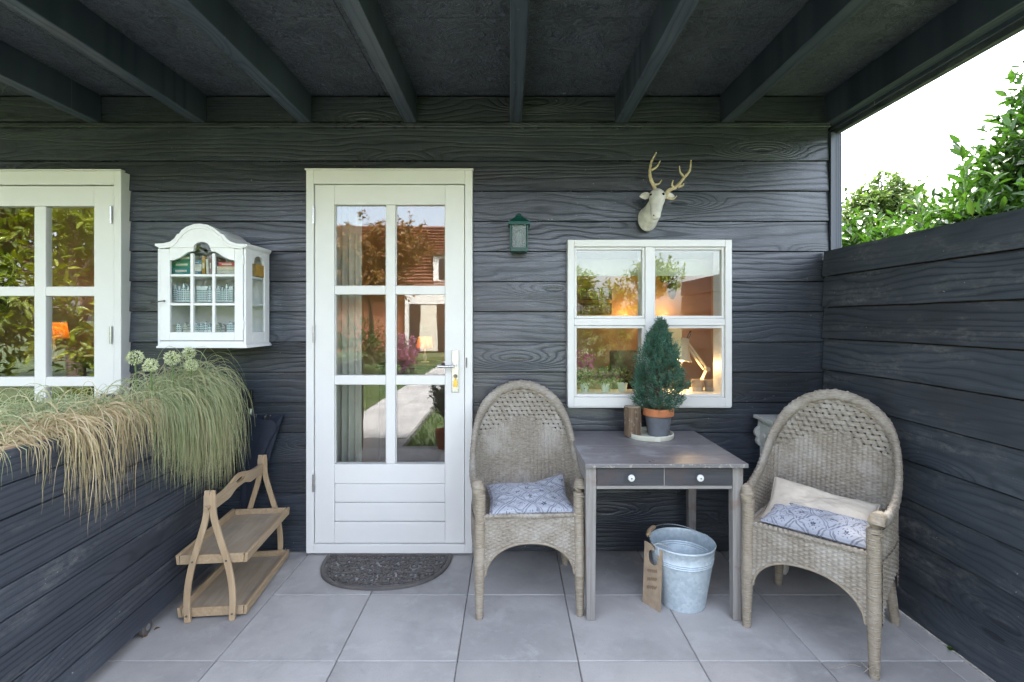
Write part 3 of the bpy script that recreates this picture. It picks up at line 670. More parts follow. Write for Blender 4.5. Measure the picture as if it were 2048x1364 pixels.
# ---------------------------------------------------------------- shrubs and trees
def bush(name, label, cat, base, blobs, n, mat, L, W, group=None, branchy=True, updir=0.5, shell=0.55, hang=False, trunk=None):
    """crown of single leaves on twigs spread through several lobes; gaps left between"""
    t = thing(name, label, cat, base, 0, group)
    cs = np.array([b[:3] for b in blobs]); rs = np.array([b[3:6] for b in blobs]); vol = rs.prod(1); pr = vol ** .75 / (vol ** .75).sum()
    tw = max(40, n // 14); which = rng.choice(len(blobs), tw, p=pr)
    d = unit(rng.normal(size=(tw, 3))); rad = (shell + (1 - shell) * rng.random(tw)) ** 1.0 * (0.82 + 0.3 * rng.random(tw))
    tip = cs[which] + d * rs[which] * rad[:, None]
    per = n // tw; dirs = unit(d + np.array([0, 0, updir]) + rng.normal(0, .35, (tw, 3)))
    s = np.tile(np.linspace(0, 1, per), tw); idx = np.repeat(np.arange(tw), per)
    tl = (L * 3.2) * (0.7 + .6 * rng.random(tw))
    Pt = tip[idx] - dirs[idx] * (tl[idx] * (1 - s))[:, None] + rng.normal(0, L * .12, (len(idx), 3))
    side = unit(np.cross(dirs[idx], rng.normal(size=(len(idx), 3))))
    Dl = dirs[idx] * 0.55 + side * (1.05 - 0.6 * s)[:, None]; Dl[:, 2] -= 0.35 if hang else 0.12
    Nn = dirs[idx] * 0.8 + np.array([0, 0, .8]) + rng.normal(0, .45, (len(idx), 3))
    ll = L * rng.uniform(.6, 1.25, len(idx)); V, F, k = leaves(Pt, Dl, ll, ll * W / L, 0.2, Nn)
    at = np.clip(0.15 + .55 * s * rng.random(len(idx)) + .35 * rng.random(len(idx)), 0, 1)
    npmesh('crown', V, F, mat, t, np.repeat(at, k))
    m = MB(); hub = Vector(cs.mean(0)); 
    if trunk: m.tube(catmull([(0, 0, 0), (trunk * .2, trunk * .15, hub.z * .35), tuple(hub * .8)], 5), [trunk * (1 - .55 * i / 10) for i in range(11)], 8)
    for i in range(0, tw, max(1, tw // 90)):
        a = Vector(tip[i]); b = Vector(cs[which[i]]) * .75 + hub * .25; b.z *= .72
        q = a.lerp(b, .5) + Vector(rng.normal(0, .05, 3)); r = max(0.003, (trunk or 0.03) * .16)
        m.tube([b, q, a], [r * 1.6, r, r * .4], 5)
    for c in cs:
        c = Vector(c); o = hub * .55 if trunk else Vector((c.x * .6, c.y * .6, 0)); r = (trunk or .04)
        m.tube([o, o.lerp(c, .5) + Vector(rng.normal(0, .08, 3)), c], [r * .5, r * .35, r * .18], 6)
    m.build('trunk', 'trunk', t); return t
bush('laurel_shrub', 'glossy green large-leaved shrub rising above the black fence', 'shrub', (3.95, 4.1, 0),
     [(-.55, .1, 1.85, .45, .5, .45), (-.1, -.1, 2.2, .42, .5, .42), (.3, .1, 2.65, .42, .5, .45), (-.9, .1, 1.5, .5, .5, .5), (.6, -.3, 2.1, .5, .5, .9), (-.3, -.5, 1.5, .8, .45, .6), (.75, 0, 3.1, .4, .4, .4), (0, .5, 1.7, 1.0, .4, .7), (.5, .5, 2.3, .6, .4, .7), (-.75, .3, 2.0, .45, .4, .35), (-1.1, .3, 1.75, .4, .4, .35), (.2, .9, 1.9, 1.1, .4, .7), (.9, .6, 2.6, .6, .4, .6), (.8, .2, 3.45, .4, .4, .4), (.45, .1, 3.0, .3, .35, .35)], 32000, 'leaf_laurel', 0.11, 0.045, shell=.4, updir=.6)
bush('flowering_shrub', 'low dense shrub behind the corner post at the end of the fence', 'shrub', (3.45, 5.3, 0),
     [(0, 0, 1.5, .6, .7, .55), (-.35, .2, 1.3, .4, .6, .5), (.6, .1, 1.75, .6, .7, .55), (1.3, .2, 2.0, .7, .7, .7)], 15000, 'leaf_laurel', 0.08, 0.036, shell=.5)
bush('garden_tree', 'rounded pale green tree standing far behind the fence', 'tree', (8.1, 11.0, 0),
     [(0, 0, 3.2, 1.3, 1.3, 1.15), (-.8, 0, 2.6, .9, 1, .9), (.9, .2, 2.6, 1.0, 1, .9), (.1, 0, 4.0, .75, .8, .75), (-.4, -.2, 1.9, 1.2, 1.1, .8), (1.3, 0, 1.8, 1.2, 1.1, .9)], 32000, 'leaf_tree', 0.12, 0.07, trunk=.14, updir=.35)
bush('hedge_bush', 'pale green bush in the distance between post and fence', 'shrub', (7.0, 8.6, 0),
     [(-.9, 0, 1.3, .9, .8, .8), (.2, 0, 1.55, 1, .8, .9), (1.4, 0, 1.5, 1, .8, .9), (2.6, 0, 2.2, 1, .8, 1.0), (.9, .2, 2.3, 1, .8, .9), (-.2, .2, 2.0, .8, .8, .8)], 26000, 'leaf_tree', 0.10, 0.055)
# a long shoot and a leafy spray standing out of the big shrub
def shoot(label, base, pts, nl, L, W, mat='leaf_laurel'):
    t = thing('shrub_shoot', label, 'branch', base); path = catmull(pts, 8); n = len(path)
    m = MB(); m.tube(path, [0.006 * (1 - .75 * i / n) for i in range(n)], 6); m.build('stem', 'stem_green', t)
    Pn = np.array([tuple(p) for p in path]); ii = np.linspace(n * .25, n - 1, nl).astype(int); tn = unit(np.gradient(Pn, axis=0))[ii]
    sd = unit(np.cross(tn, rng.normal(size=(nl, 3)))); sd[1::2] *= -1
    V, F, k = leaves(Pn[ii], tn * .75 + sd * .8, L * rng.uniform(.75, 1.15, nl), W, .2); npmesh('leaf', V, F, mat, t, np.repeat(rng.uniform(.4, 1, nl), k)); return t
shoot('long leafy shoot rising alone out of the laurel shrub', (3.62, 4.0, 2.2), [(0, 0, 0), (.02, 0, .2), (-.02, -.02, .42), (-.03, -.02, .62)], 16, .13, .045)
shoot('leafy spray leaning left from the laurel shrub above the fence', (3.3, 3.9, 1.95), [(0, 0, 0), (-.06, 0, .15), (-.12, -.02, .3), (-.16, -.02, .42)], 18, .12, .045)

# garden behind the camera: it lights the wall and stands mirrored in the panes
bush('lime_shrub', 'bright yellow-green large-leaved shrub mirrored in the left window', 'shrub', (-5.6, -1.2, 0),
     [(0, 0, 1.2, 1.1, 1.0, 1.0), (.8, .6, .9, .7, .7, .8), (-1.0, .6, 1.7, 1.0, .8, 1.1), (.3, -.4, 2.4, .9, .8, .8), (-.8, 0, 2.9, .9, .8, .7), (-1.9, .9, 1.6, .9, .9, 1.4)], 5600, 'leaf_lime', 0.17, 0.065, shell=.4)
bush('garden_tree', 'tall spreading tree left of the garden mirrored in the dark boards', 'tree', (-10, -5.5, 0),
     [(0, 0, 3.2, 2.2, 2, 1.8), (2.2, 0, 2.8, 1.6, 1.5, 1.5), (1.0, 0, 5.0, 1.8, 1.6, 1.5), (-1.8, .5, 4.6, 1.8, 1.6, 1.6), (3.4, -1, 1.8, 1.3, 1.2, 1.4)], 9000, 'leaf_tree', 0.2, 0.11, trunk=.18)
bush('copper_maple', 'copper-leaved tree over the path mirrored in the upper door panes', 'tree', (-4.6, -10.5, 0),
     [(0, 0, 3.6, 1.7, 1.4, 1.3), (1.2, .2, 4.0, 1.1, 1, 1.0), (-1.3, 0, 3.4, 1.2, 1.1, 1.1), (.2, .2, 2.6, 1.5, 1.2, .8)], 9000, 'leaf_copper', 0.14, 0.08, trunk=.12, hang=True)
bush('clipped_hedge', 'dense green hedge left of the path mirrored in the door', 'hedge', (-5.2, -8.0, 0),
     [(-1, 0, .9, .9, .6, .9), (0, 0, .95, .9, .6, .9), (1, .1, .9, .8, .6, .85), (1.8, .6, .7, .6, .6, .6), (-2.2, 0, 1, .9, .6, 1)], 7000, 'leaf_laurel', 0.08, 0.04)
for i, (x, y, lab) in enumerate(((3.2, -9.5, 'loose yellow-green tree mirrored in the left panes of the small window'), (13.5, -9.0, 'tall green garden tree mirrored in the right panes of the small window'))):
    bush('garden_tree', lab, 'tree', (x, y, 0), [(0, 0, 1.9 + .7 * i, 1.5, 1.2, .9 + .3 * i), (1.3, 0, 2.8 + .6 * i, 1.0, 1, .7 + .3 * i), (-1.2, .2, 2.6 + 1.2 * i, .8, 1, .6 + .3 * i), (.1, 0, 1.1 + .4 * i, 1.7, 1.2, .8)], 7000, 'leaf_lime' if i == 0 else 'leaf_tree', 0.13, 0.065, trunk=.11)
bush('border_shrub', 'dense border shrub with small leaves mirrored in the small window', 'shrub', (1.6, -6.5, 0),
     [(-1, 0, .7, .8, .6, .7), (0, 0, .8, .9, .6, .75), (1.2, 0, .7, .9, .6, .75)], 5000, 'leaf_tree', 0.08, 0.04)
bush('border_shrub', 'mauve flowering border shrub beside the path mirrored in the door', 'shrub', (-2.75, -7.2, 0), [(0, 0, .5, .4, .6, .5), (-.2, -.5, .6, .5, .5, .5)], 1800, 'petal_mauve', 0.07, 0.035)
# small standard tree in a pot at the patio edge
tp = bush('topiary_tree', 'small round-headed potted tree at the patio edge mirrored in the door', 'tree', (-0.72, 0.55, 0.0), [(0, 0, .58, .2, .2, .2)], 1100, 'leaf_laurel', 0.05, 0.022, trunk=.02, shell=.3)
MB().lathe([(.07, 0), (.1, .17), (.105, .17), (.105, .2), (.095, .2), (.09, .16), (1e-6, .16)], 24).build('pot', 'terracotta', tp)

nb = thing('brick_house', 'brick house with red tiled roof and white boarded extension mirrored in the door', 'house', (-3.0, -17.0, 0))
m = MB(); m.box(-7, 3.2, -6, -0.2, -0.1, 2.7); m.build('wall', 'brick_red', nb)
wp = group_part('extension', nb)
for k in range(14): MB().box(-1.8, 3.2, -0.15 - .012, 0.35, 0.19 * k, 0.19 * k + .186, Matrix.Rotation(R(0.0), 4, 'X')).build('clapboard', 'board_white', wp, .006)
rf = MB(); rf.prism([(0, 0)], 0, 1) if False else None
m = MB()
for k in range(22):
    a = k / 22; z = 2.65 + 3.7 * a; y = 0.35 - 3.0 * a; m.box(-7.3, 3.5, y - .16, y, z, z + .05, None)
m.add([(-7.2, .3, 2.6), (3.4, .3, 2.6), (3.4, -2.8, 6.3), (-7.2, -2.8, 6.3), (3.4, -6, 2.6), (-7.2, -6, 2.6)], [(0, 1, 2, 3), (3, 2, 4, 5), (0, 3, 5), (1, 4, 2)])
m.build('roof', 'tile_red', nb)
dm = MB().box(-.55, 1.6, -1.4, -0.1, 3.0, 4.35).build('dormer', 'board_white', nb, .01)
MB().box(-.7, 1.75, -1.6, .05, 4.352, 4.5).build('dormer_roof', 'dark_wood', nb, .01)
MB().box(-.25, .55, -.1, -.06, 3.3, 4.2).build('window', 'dark_glass', dm)
MB().box(.75, 1.4, -.1, -.06, 3.3, 4.2).build('window', 'dark_glass', dm)
MB().box(-1.6, .9, .352, .4, 0.0, 2.15).build('patio_door', 'dark_glass', nb, .01)
MB().box(-1.1, -.3, .402, .44, 0.0, 2.1).build('curtain', 'curtain', nb, .01)
# ================================================================ things on and along the wall
# ---------------------------------------------------------------- white display cabinet
CF = 2.753; CB = WY - 0.004
cx = lambda p: X(p, CF); cz = lambda p: Z(p, CF)
cab = thing('wall_cabinet', 'white glazed wall cabinet with arched crest hung left of the door', 'cabinet', (cx(405), WY, cz(696)))
ox, oz = cx(405), cz(696); lx = lambda p: cx(p) - ox; lz = lambda p: cz(p) - oz; ly0 = CF - WY; 
XA, XB = lx(321), lx(491)
crest = [(313, 488), (330, 487), (343, 484), (352, 477), (357, 469), (361, 468), (366, 461), (376, 454), (390, 449), (403, 448), (417, 450), (430, 456), (440, 464), (444, 468), (449, 469), (455, 477), (464, 484), (476, 487.5), (497, 489)]
arch = [(lx(a), lz(b)) for a, b in crest]
# back, bottom, top, left side
MB().box(XA + .001, XB - .001, -0.016, -0.004, .03, lz(489)).build('back_panel', 'cabinet_white', cab)
MB().prism([(lx(314), 0.0), (lx(496), 0.0), (lx(496), .008), (XB, .022), (XA, .022), (lx(314), .008)], ly0 - 0.008, -0.003).build('base_moulding', 'cabinet_white', cab, .002)
MB().box(XA, XA + .014, ly0 + .02, -0.003, .0225, lz(489)).build('side_panel', 'cabinet_white', cab, .002)
# right side: stiles, rails and glass
s0, s1 = ly0 + .02, -0.003
def sidey(px): return (XB + ox) / ((px - 1020) / 1000.0) - WY      # depth of a pixel column on the side plane
MB().box(XB - .014, XB, s0, sidey(505), .0225, lz(489)).build('side_stile', 'cabinet_white', cab, .002)
MB().box(XB - .014, XB, sidey(530), s1, .0225, lz(489)).build('side_stile', 'cabinet_white', cab, .002)
ya, yb = sidey(505) + .0003, sidey(530) - .0003
MB().box(XB - .0135, XB - .0005, ya, yb, .0225, .085).build('side_rail', 'cabinet_white', cab, .002)
ym = (ya + yb) / 2; rr = (yb - ya) / 2
ztop = lz(489); zs_ = lz(523)
poly = [(ya, ztop), (ya, zs_)] + [(ya + .25 * rr, zs_)] + [(ym - .72 * rr * math.cos(a), zs_ + .014 + 1.0 * rr * .45 * math.sin(a)) for a in np.linspace(0, PI, 9)] + [(yb - .25 * rr, zs_), (yb, zs_), (yb, ztop)]
MB().prism(poly, -XB + .0005, -XB + .0135, Matrix(((0, -1, 0, 0), (1, 0, 0, 0), (0, 0, 1, 0), (0, 0, 0, 1)))).build('side_rail', 'cabinet_white', cab)
MB().box(XB - .009, XB - .007, ya - .004, yb + .004, .08, zs_ + .03).build('pane', 'thin_glass', cab)
# arched roof board over the whole depth and the crest in front
ins_ = [(a * .97 + .0, b - .006) for a, b in arch]
m = MB(); n = len(arch); vs = []
for y in (ly0 + .012, -0.004):
    vs += [Vector((a * .965, y, b - .004)) for a, b in arch] + [Vector((a * .965, y, b - .014)) for a, b in arch]
fs = []
for i in range(n - 1):
    fs += [(i, i + 1, 2 * n + i + 1, 2 * n + i), (n + i + 1, n + i, 3 * n + i, 3 * n + i + 1), (i, n + i, n + i + 1, i + 1), (2 * n + i, 2 * n + i + 1, 3 * n + i + 1, 3 * n + i)]
m.add(vs, fs, True); m.build('curved_top', 'cabinet_white', cab)
low = [(497, 492), (491, 496), (423, 496)] + [(406 + 16.5 * math.cos(a), 497 - 12.5 * math.sin(a)) for a in np.linspace(.08, PI - .08, 12)] + [(389, 496), (321, 496), (313, 492)]
MB().prism([(a, b) for a, b in arch] + [(lx(a), lz(b)) for a, b in low], ly0 - 0.014, ly0 + .0105).build('crest', 'cabinet_white', cab, .003)
MB().prism([(a * .93, b - .013) for a, b in arch] + [(a * .9, b - .027) for a, b in reversed(arch)], ly0 - 0.0195, ly0 - .0142).build('crest_moulding', 'cabinet_white', cab, .002)
MB().prism([(XB - .004, lz(489)), (XB + .012, lz(487)), (XB + .012, lz(490.5)), (XB - .001, lz(497)), (XB - .004, lz(497))], ly0 + .012, -.004).build('cornice', 'cabinet_white', cab, .001)
# door with curved top openings
DY0, DY1 = ly0 - .008, ly0 + .0095
def dbox(a, b, c, d, nm='door_stile', y0=DY0, y1=DY1): return MB().box(lx(a), lx(b), y0, y1, lz(d), lz(c)).build(nm, 'cabinet_white', cab, .002)
dbox(322, 341.5, 498, 681); dbox(470.5, 487, 498, 681)
dbox(341.7, 470.3, 664.5, 681, 'door_rail')
for a, b in ((382, 388), (425.5, 431)): dbox(a, b, 507, 664.3, 'glazing_bar', DY0 + .001)
for c, d in ((548.5, 553), (606, 611)):
    for a, b in ((341.7, 381.8), (388.2, 425.3), (431.2, 470.3)): dbox(a, b, c, d, 'glazing_bar', DY0 + .002)
for sg in (-1, 1):
    hf = [(64.3, 494), (64.3, 521), (56, 520), (44, 515), (34, 508), (26, 503.5), (18.5, 503), (17, 499), (16.5, 494)]
    q = [(lx(406 + sg * a_), lz(b_)) for a_, b_ in hf]; q = q if sg < 0 else q[::-1]
    MB().prism(q, DY0, DY1).build('door_rail', 'cabinet_white', cab)
MB().box(lx(340), lx(472), DY0 + .0105, DY0 + .0125, lz(666), lz(487)).build('pane', 'thin_glass', cab)
dbox(488, 492.5, 497, 690, 'front_stile', DY0 + .004, ly0 + .0195); dbox(316.5, 321, 497, 690, 'front_stile', DY0 + .004, ly0 + .0195)
MB().box(lx(321.2), lx(487.8), DY0 + .004, ly0 + .019, lz(690), lz(682.5)).build('bottom_rail', 'cabinet_white', cab, .002)
for p in (520, 650): m = MB(); m.tube([(lx(488), DY0 - .002, lz(p + 9)), (lx(488), DY0 - .002, lz(p - 9))], .004, 8); m.build('hinge', 'cabinet_white', cab)
m = MB(); m.tube([(lx(331), DY0, lz(602)), (lx(331), DY0 - .03, lz(603)), (lx(322), DY0 - .045, lz(605)), (lx(316), DY0 - .05, lz(606))], .0035, 8); m.ball((lx(331), DY0 - .002, lz(602)), .006); m.build('key', 'dark_steel', cab)
shelfz = [lz(548.5), lz(606)]
for q in shelfz: MB().box(XA + .015, XB - .015, ly0 + .03, -.017, q - .013, q - .001).build('shelf', 'cabinet_white', cab, .001)
# books
def wp_(px, py, Y): return P(px, py, Y)
BY = 2.80
def book(px0, px1, py0, py1, col, label, tilt=0.0, flat=False, dep=.11):
    x0, x1 = X(px0, BY), X(px1, BY); z0 = max(Z(py1, BY), 0); z1 = Z(py0, BY)
    t = thing('book', label, 'book', ((x0 + x1) / 2, BY, z0), 0, 'books on the top cabinet shelf'); w = (x1 - x0) / 2; h = z1 - z0
    t.rotation_euler = (0, tilt, 0); c = .0025
    if flat:
        m = MB(); m.box(-w, w, 0, dep, 0, c); m.box(-w, w, 0, dep, h - c, h); m.box(-w, w, 0, c, c, h - c); m.build('cover', col, t)
        MB().box(-w + .003, w - .003, c + .0005, dep - .004, c + .0003, h - c - .0003).build('pages', 'page', t)
    else:
        m = MB(); m.box(-w, -w + c, 0, dep, 0, h); m.box(w - c, w, 0, dep, 0, h); m.box(-w + c, w - c, 0, c, 0, h); m.build('cover', col, t)
        MB().box(-w + c + .0003, w - c - .0003, c + .0005, dep - .004, .004, h - .004).build('pages', 'page', t)
    MB().box(-w * .6, w * .6, -.0008, -.0002, h * .3, h * .62).build('spine_label', 'page', t)
SH1 = 547.6
book(343, 381, 535, SH1, 'book_teal', 'thick teal book lying at the bottom left of the cabinet shelf', flat=True)
book(344, 383, 523, 534.6, 'book_green', 'green patterned book lying on the thick teal book', flat=True)
book(352, 386, 508, 522.6, 'book_teal', 'dark teal book lying on top of the green book', flat=True)
book(384, 399, 543, SH1, 'book_blue', 'thin blue book lying flat behind the left glazing bar', flat=True)
book(386, 401, 521, 528, 'book_blue', 'small blue book lying high beside the ochre book', flat=True, dep=.09)
book(386, 403, 528.4, 542.6, 'book_white', 'pale book lying under the small blue book', flat=True, dep=.09)
book(404, 410, 512, SH1, 'book_ochre', 'ochre book standing in the middle of the top shelf')
book(413, 418, 518, SH1, 'book_white', 'white book leaning beside the mauve books', tilt=-.06)
book(419, 423, 512, SH1, 'book_mauve', 'mauve book standing behind the right glazing bar')
book(424.5, 429, 514, SH1, 'book_mauve', 'brown book standing at the right glazing bar')
book(434, 470, 541, SH1, 'book_white', 'white book at the bottom of the right pile', flat=True)
book(434, 471, 533, 540.6, 'book_cream', 'cream book in the middle of the right pile', flat=True)
book(437, 470, 524, 532.6, 'book_red', 'red book on top of the right pile', flat=True)
BYs = 2.93
x0, x1 = X(505, BYs), X(514, BYs)
t = thing('book', 'yellow book standing behind the side glass of the cabinet', 'book', (-1.475, 2.88, Z(548, CF)), 0, 'books on the top cabinet shelf')
MB().box(-.012, .012, 0, .1, 0, .07).build('cover', 'book_ochre', t, .001)
# little delft houses
def delft(px, base, wpx, hpx, kind, body, label, Yh=2.80):
    x = X(px, Yh); z0 = Z(base, Yh); w = wpx * Yh / 2000; h = hpx * Yh / 1000
    t = thing('miniature_house', label, 'ornament', (x, Yh, z0), 0, 'miniature canal houses in the cabinet')
    hb = h * .7; b = w * .94
    if kind == 0: prof = [(-b, 0), (b, 0), (b, hb), (b * .6, hb), (b * .6, hb + h * .12), (b * .3, hb + h * .12), (b * .3, h), (-b * .3, h), (-b * .3, hb + h * .12), (-b * .6, hb + h * .12), (-b * .6, hb), (-b, hb)]
    elif kind == 1: prof = [(-b, 0), (b, 0), (b, hb), (b * .45, hb + h * .08), (b * .35, h * .92), (0, h), (-b * .35, h * .92), (-b * .45, hb + h * .08), (-b, hb)]
    elif kind == 2: prof = [(-b, 0), (b, 0), (b, hb), (0, h), (-b, hb)]
    else: prof = [(-b, 0), (b, 0), (b, h * .9), (b * 1.05, h * .9), (b * 1.05, h), (-b * 1.05, h), (-b * 1.05, h * .9), (-b, h * .9)]
    MB().prism(prof, 0, .03).build('facade', body, t, .0006)
    m = MB(); rows = max(2, int(hb / .011)); cols = max(2, int(w * 2 / .009))
    for r in range(rows):
        for c in range(cols):
            xx = -b + (c + .5) * 2 * b / cols; zz = .006 + (r + .35) * hb / rows
            m.box(xx - b / cols * .58, xx + b / cols * .58, -.0012, -.0002, zz, zz + hb / rows * .55)
    m.build('windows', 'delft_blue', t)
    m = MB(); m.box(-b * .5, -b * .25, .008, .016, h * .85, h * 1.04); m.build('chimney', 'delft_blue', t)
adj = ['narrow', 'slim', 'tall', 'stepped', 'plain', 'bell-gabled', 'pale', 'small', 'wide', 'blue-windowed']
ords = ['first', 'second', 'third', 'fourth', 'fifth', 'sixth', 'seventh', 'eighth', 'ninth', 'tenth', 'eleventh']
row1 = [(350, 9, 34, 0), (358.5, 8, 32, 1), (367, 9, 37, 1), (376, 8, 31, 0), (384, 7, 30, 2), (404, 23, 31, 3), (419.5, 8, 33, 0), (428, 8, 30, 1), (436, 9, 32, 2), (444.5, 8, 30, 0), (453, 9, 36, 1), (462, 8, 31, 3)]
for i, (p, w, h, k) in enumerate(row1):
    delft(p, 603.5, w, h, k, 'delft_white', ('broad flat-topped miniature house in the middle of the cabinet\'s centre shelf' if k == 3 and i == 5 else f'miniature canal house, {["first","second","third","fourth","fifth","sixth","seventh","eighth","ninth","tenth","eleventh","twelfth"][i]} from the left on the centre cabinet shelf'))
row2 = [(357, 12, 17, 2), (370, 9, 19, 1), (378, 7, 15, 0), (392, 10, 19, 2), (402, 9, 17, 1), (411, 8, 20, 0), (419, 7, 16, 1), (436, 10, 18, 1), (446, 8, 15, 2), (461, 17, 20, 2)]
for i, (p, w, h, k) in enumerate(row2):
    delft(p, 663.8, w, h, k, 'delft_tan' if i in (1, 2, 7, 8) else 'delft_white', f'small pottery house, {["first","second","third","fourth","fifth","sixth","seventh","eighth","ninth","tenth"][i]} from the left on the cabinet floor')

# ---------------------------------------------------------------- deer head
S_ = 3.0
deer = thing('deer_head', 'cream deer head with golden antlers mounted above the small window', 'wall ornament', (X(1303, S_), WY - .003, Z(425, S_)))
def ringloft(mb, rings, n=20):
    vs = []
    for (c, ax_, rx, rz_) in rings:
        c = Vector(c); a = Vector(ax_).normalized(); s = a.cross(Vector((0, 0, 1)));
        if s.length < .01: s = Vector((1, 0, 0))
        s.normalize(); u = s.cross(a)
        for k in range(n): q = 2 * PI * k / n; vs.append(c + s * rx * math.cos(q) + u * rz_ * math.sin(q))
    m = len(rings); fs = [(i * n + k, i * n + (k + 1) % n, (i + 1) * n + (k + 1) % n, (i + 1) * n + k) for i in range(m - 1) for k in range(n)]
    fs += [tuple(reversed(range(n))), tuple((m - 1) * n + k for k in range(n))]; mb.add(vs, fs, True)
hd = MB(); tw = .035
ringloft(hd, [((-.022, 0, -.04), (0, -1, .2), .054, .075), ((-.022, -.02, -.038), (0, -1, .25), .058, .077), ((-.012, -.06, -.015), (.1, -1, .6), .051, .066), ((.0, -.095, .022), (.1, -1, .9), .045, .05), ((.006, -.115, .055), (.1, -.8, .9), .04, .04)])
ringloft(hd, [((.016, -.075, .088), (-.3, -1, 0), .02, .02), ((.012, -.095, .087), (-.3, -1, -.2), .041, .04), ((.003, -.135, .071), (-.3, -1, -.7), .048, .043), ((-.008, -.165, .035), (-.3, -1, -1.1), .043, .036), ((-.018, -.187, -.004), (-.3, -.8, -1.3), .033, .029), ((-.027, -.207, -.040), (-.3, -.8, -1.3), .0285, .026), ((-.032, -.221, -.064), (-.3, -.8, -1.2), .027, .022), ((-.035, -.231, -.078), (-.3, -.8, -1), .013, .011)])
for sx in (-1, 1): hd.ball((.002 + sx * .038, -.142 + sx * .008, .064), .0135)       # brow ridges
def ear(sx):
    b = Vector((.012 + sx * .036, -.088, .09)); tp = b + Vector((sx * .066, -.012, -.012)); e = MB()
    ringloft(e, [(b, tp - b, .009, .009), (b.lerp(tp, .25), tp - b, .008, .02), (b.lerp(tp, .55), tp - b, .007, .022), (b.lerp(tp, .82), tp - b, .006, .013), (tp, tp - b, .002, .003)], 12); e.build('ear', 'deer_white', deer)
ear(-1); ear(1)
o = hd.build('head', 'deer_white', deer); o.scale = (1, 1, 1)
rmod = o.modifiers.new('remesh', 'REMESH'); rmod.mode = 'VOXEL'; rmod.voxel_size = .0038; rmod.use_smooth_shade = True
smd = o.modifiers.new('smooth', 'SMOOTH'); smd.factor = .5; smd.iterations = 4
for sx in (-1, 1):
    ea = Vector((-.3, -1, -.9)).normalized(); es = ea.cross(Vector((0, 0, 1))).normalized(); eu = es.cross(ea)
    m = MB(); m.ball(Vector((-.003, -.15, .053)) + es * (sx * .0345) + eu * .0265, .0085); m.build('eye', 'black_gloss', deer)
    m = MB(); m.ball((-.034 + sx * .014, -.236 + sx * .004, -.062), .0045); m.build('nostril', 'dark_wood', deer)
def zp(zx, zy, d=0.0):      # a point of the enlarged crop (scale 4.876, origin 1000,290), d metres in front of the wall
    Yq = WY - d; q = P(1000 + zx / 4.876, 290 + zy / 4.876, Yq); return q - Vector(deer.location)
def antler(main, tines, d0, d1):
    m = MB(); pts = [zp(a, b, lerp(d0, d1, i / (len(main) - 1))) for i, (a, b) in enumerate(main)]
    path = catmull(pts, 6); n = len(path); m.tube(path, [.0125 * (1 - .7 * (i / n) ** 1.3) + .001 * math.sin(i * 1.9) for i in range(n)], 10)
    for tn, dd in tines:
        pts = [zp(a, b, dd + .012 * i) for i, (a, b) in enumerate(tn)]; path = catmull(pts, 6); n = len(path); m.tube(path, [.0078 * (1 - .75 * i / n) for i in range(n)], 8)
    m.lathe([(.014, -.004), (.016, 0), (.013, .006)], 14, Matrix.Translation(zp(*main[0], d0)))
    m.build('antler', 'antler', deer)
antler([(1515, 495), (1505, 410), (1468, 325), (1463, 240), (1480, 155), (1525, 72)], [([(1478, 245), (1530, 212), (1564, 152)], .10), ([(1498, 388), (1550, 378), (1578, 340)], .10)], .1, .1)
antler([(1603, 520), (1640, 448), (1722, 405), (1790, 325), (1848, 250), (1862, 148)], [([(1795, 312), (1757, 262), (1750, 202)], .10), ([(1692, 418), (1678, 385), (1690, 342)], .10), ([(1618, 512), (1685, 528), (1726, 495)], .11), ([(1738, 412), (1785, 392), (1792, 374)], .1)], .1, .1)

# ---------------------------------------------------------------- green wall lantern
Ln = 2.97
lan = thing('wall_lantern', 'small dark green metal wall lantern with frosted panes beside the door', 'lantern', (X(1038, Ln), WY - .002, Z(504, Ln)))
qx = lambda p: (p - 1038) * Ln / 1000; qz = lambda p: (504 - p) * Ln / 1000
MB().box(qx(1021), qx(1056), -.012, 0, qz(502), qz(447)).build('back_plate', 'green_metal', lan, .002)
m = MB(); fr = .005
for sx in (-1, 1):
    x = qx(1038) + sx * qx(1054.5)
    m.box(x - fr, x + fr, -.098, -.088, qz(498), qz(449))
m.box(qx(1021), qx(1055), -.098, -.088, qz(504), qz(497)); m.box(qx(1021), qx(1055), -.098, -.088, qz(451), qz(446))
m.box(qx(1022), qx(1054), -.0875, -.0125, qz(504), qz(500)); m.build('frame', 'green_metal', lan, .0015)
m = MB()
def pyr(z0, z1, w0, w1, y0a, y1a):
    m.add([(-w0, y0a, z0), (w0, y0a, z0), (w0, 0, z0), (-w0, 0, z0), (-w1, y1a, z1), (w1, y1a, z1), (w1, 0, z1), (-w1, 0, z1)], [(3, 2, 1, 0), (4, 5, 6, 7), (0, 1, 5, 4), (1, 2, 6, 5), (2, 3, 7, 6), (3, 0, 4, 7)])
pyr(qz(452), qz(446), qx(1060), qx(1059), -.112, -.11); pyr(qz(446) + .0004, qz(437), qx(1059), qx(1049), -.108, -.08); pyr(qz(437) + .0004, qz(431), qx(1047), qx(1045), -.07, -.06)
m.ball((0, -.04, qz(430)), .014, sq=(1, 1, .9)); m.build('lantern_roof', 'green_metal', lan, .001)
MB().box(qx(1024.5), qx(1051.5), -.093, -.0905, qz(497), qz(451)).build('pane', 'frosted', lan)
for sx in (-1, 1): MB().box(sx * qx(1054.5) - .0012, sx * qx(1054.5) + .0012, -.0875, -.0125, qz(500) + .001, qz(447)).build('pane', 'frosted', lan)
m = MB(); m.lathe([(.012, 0), (.012, .03), (.02, .045), (.026, .07), (.02, .095), (1e-6, .105)], 16, Matrix.Translation((0, -.05, .02))); m.build('bulb', 'bulb_glass', lan)

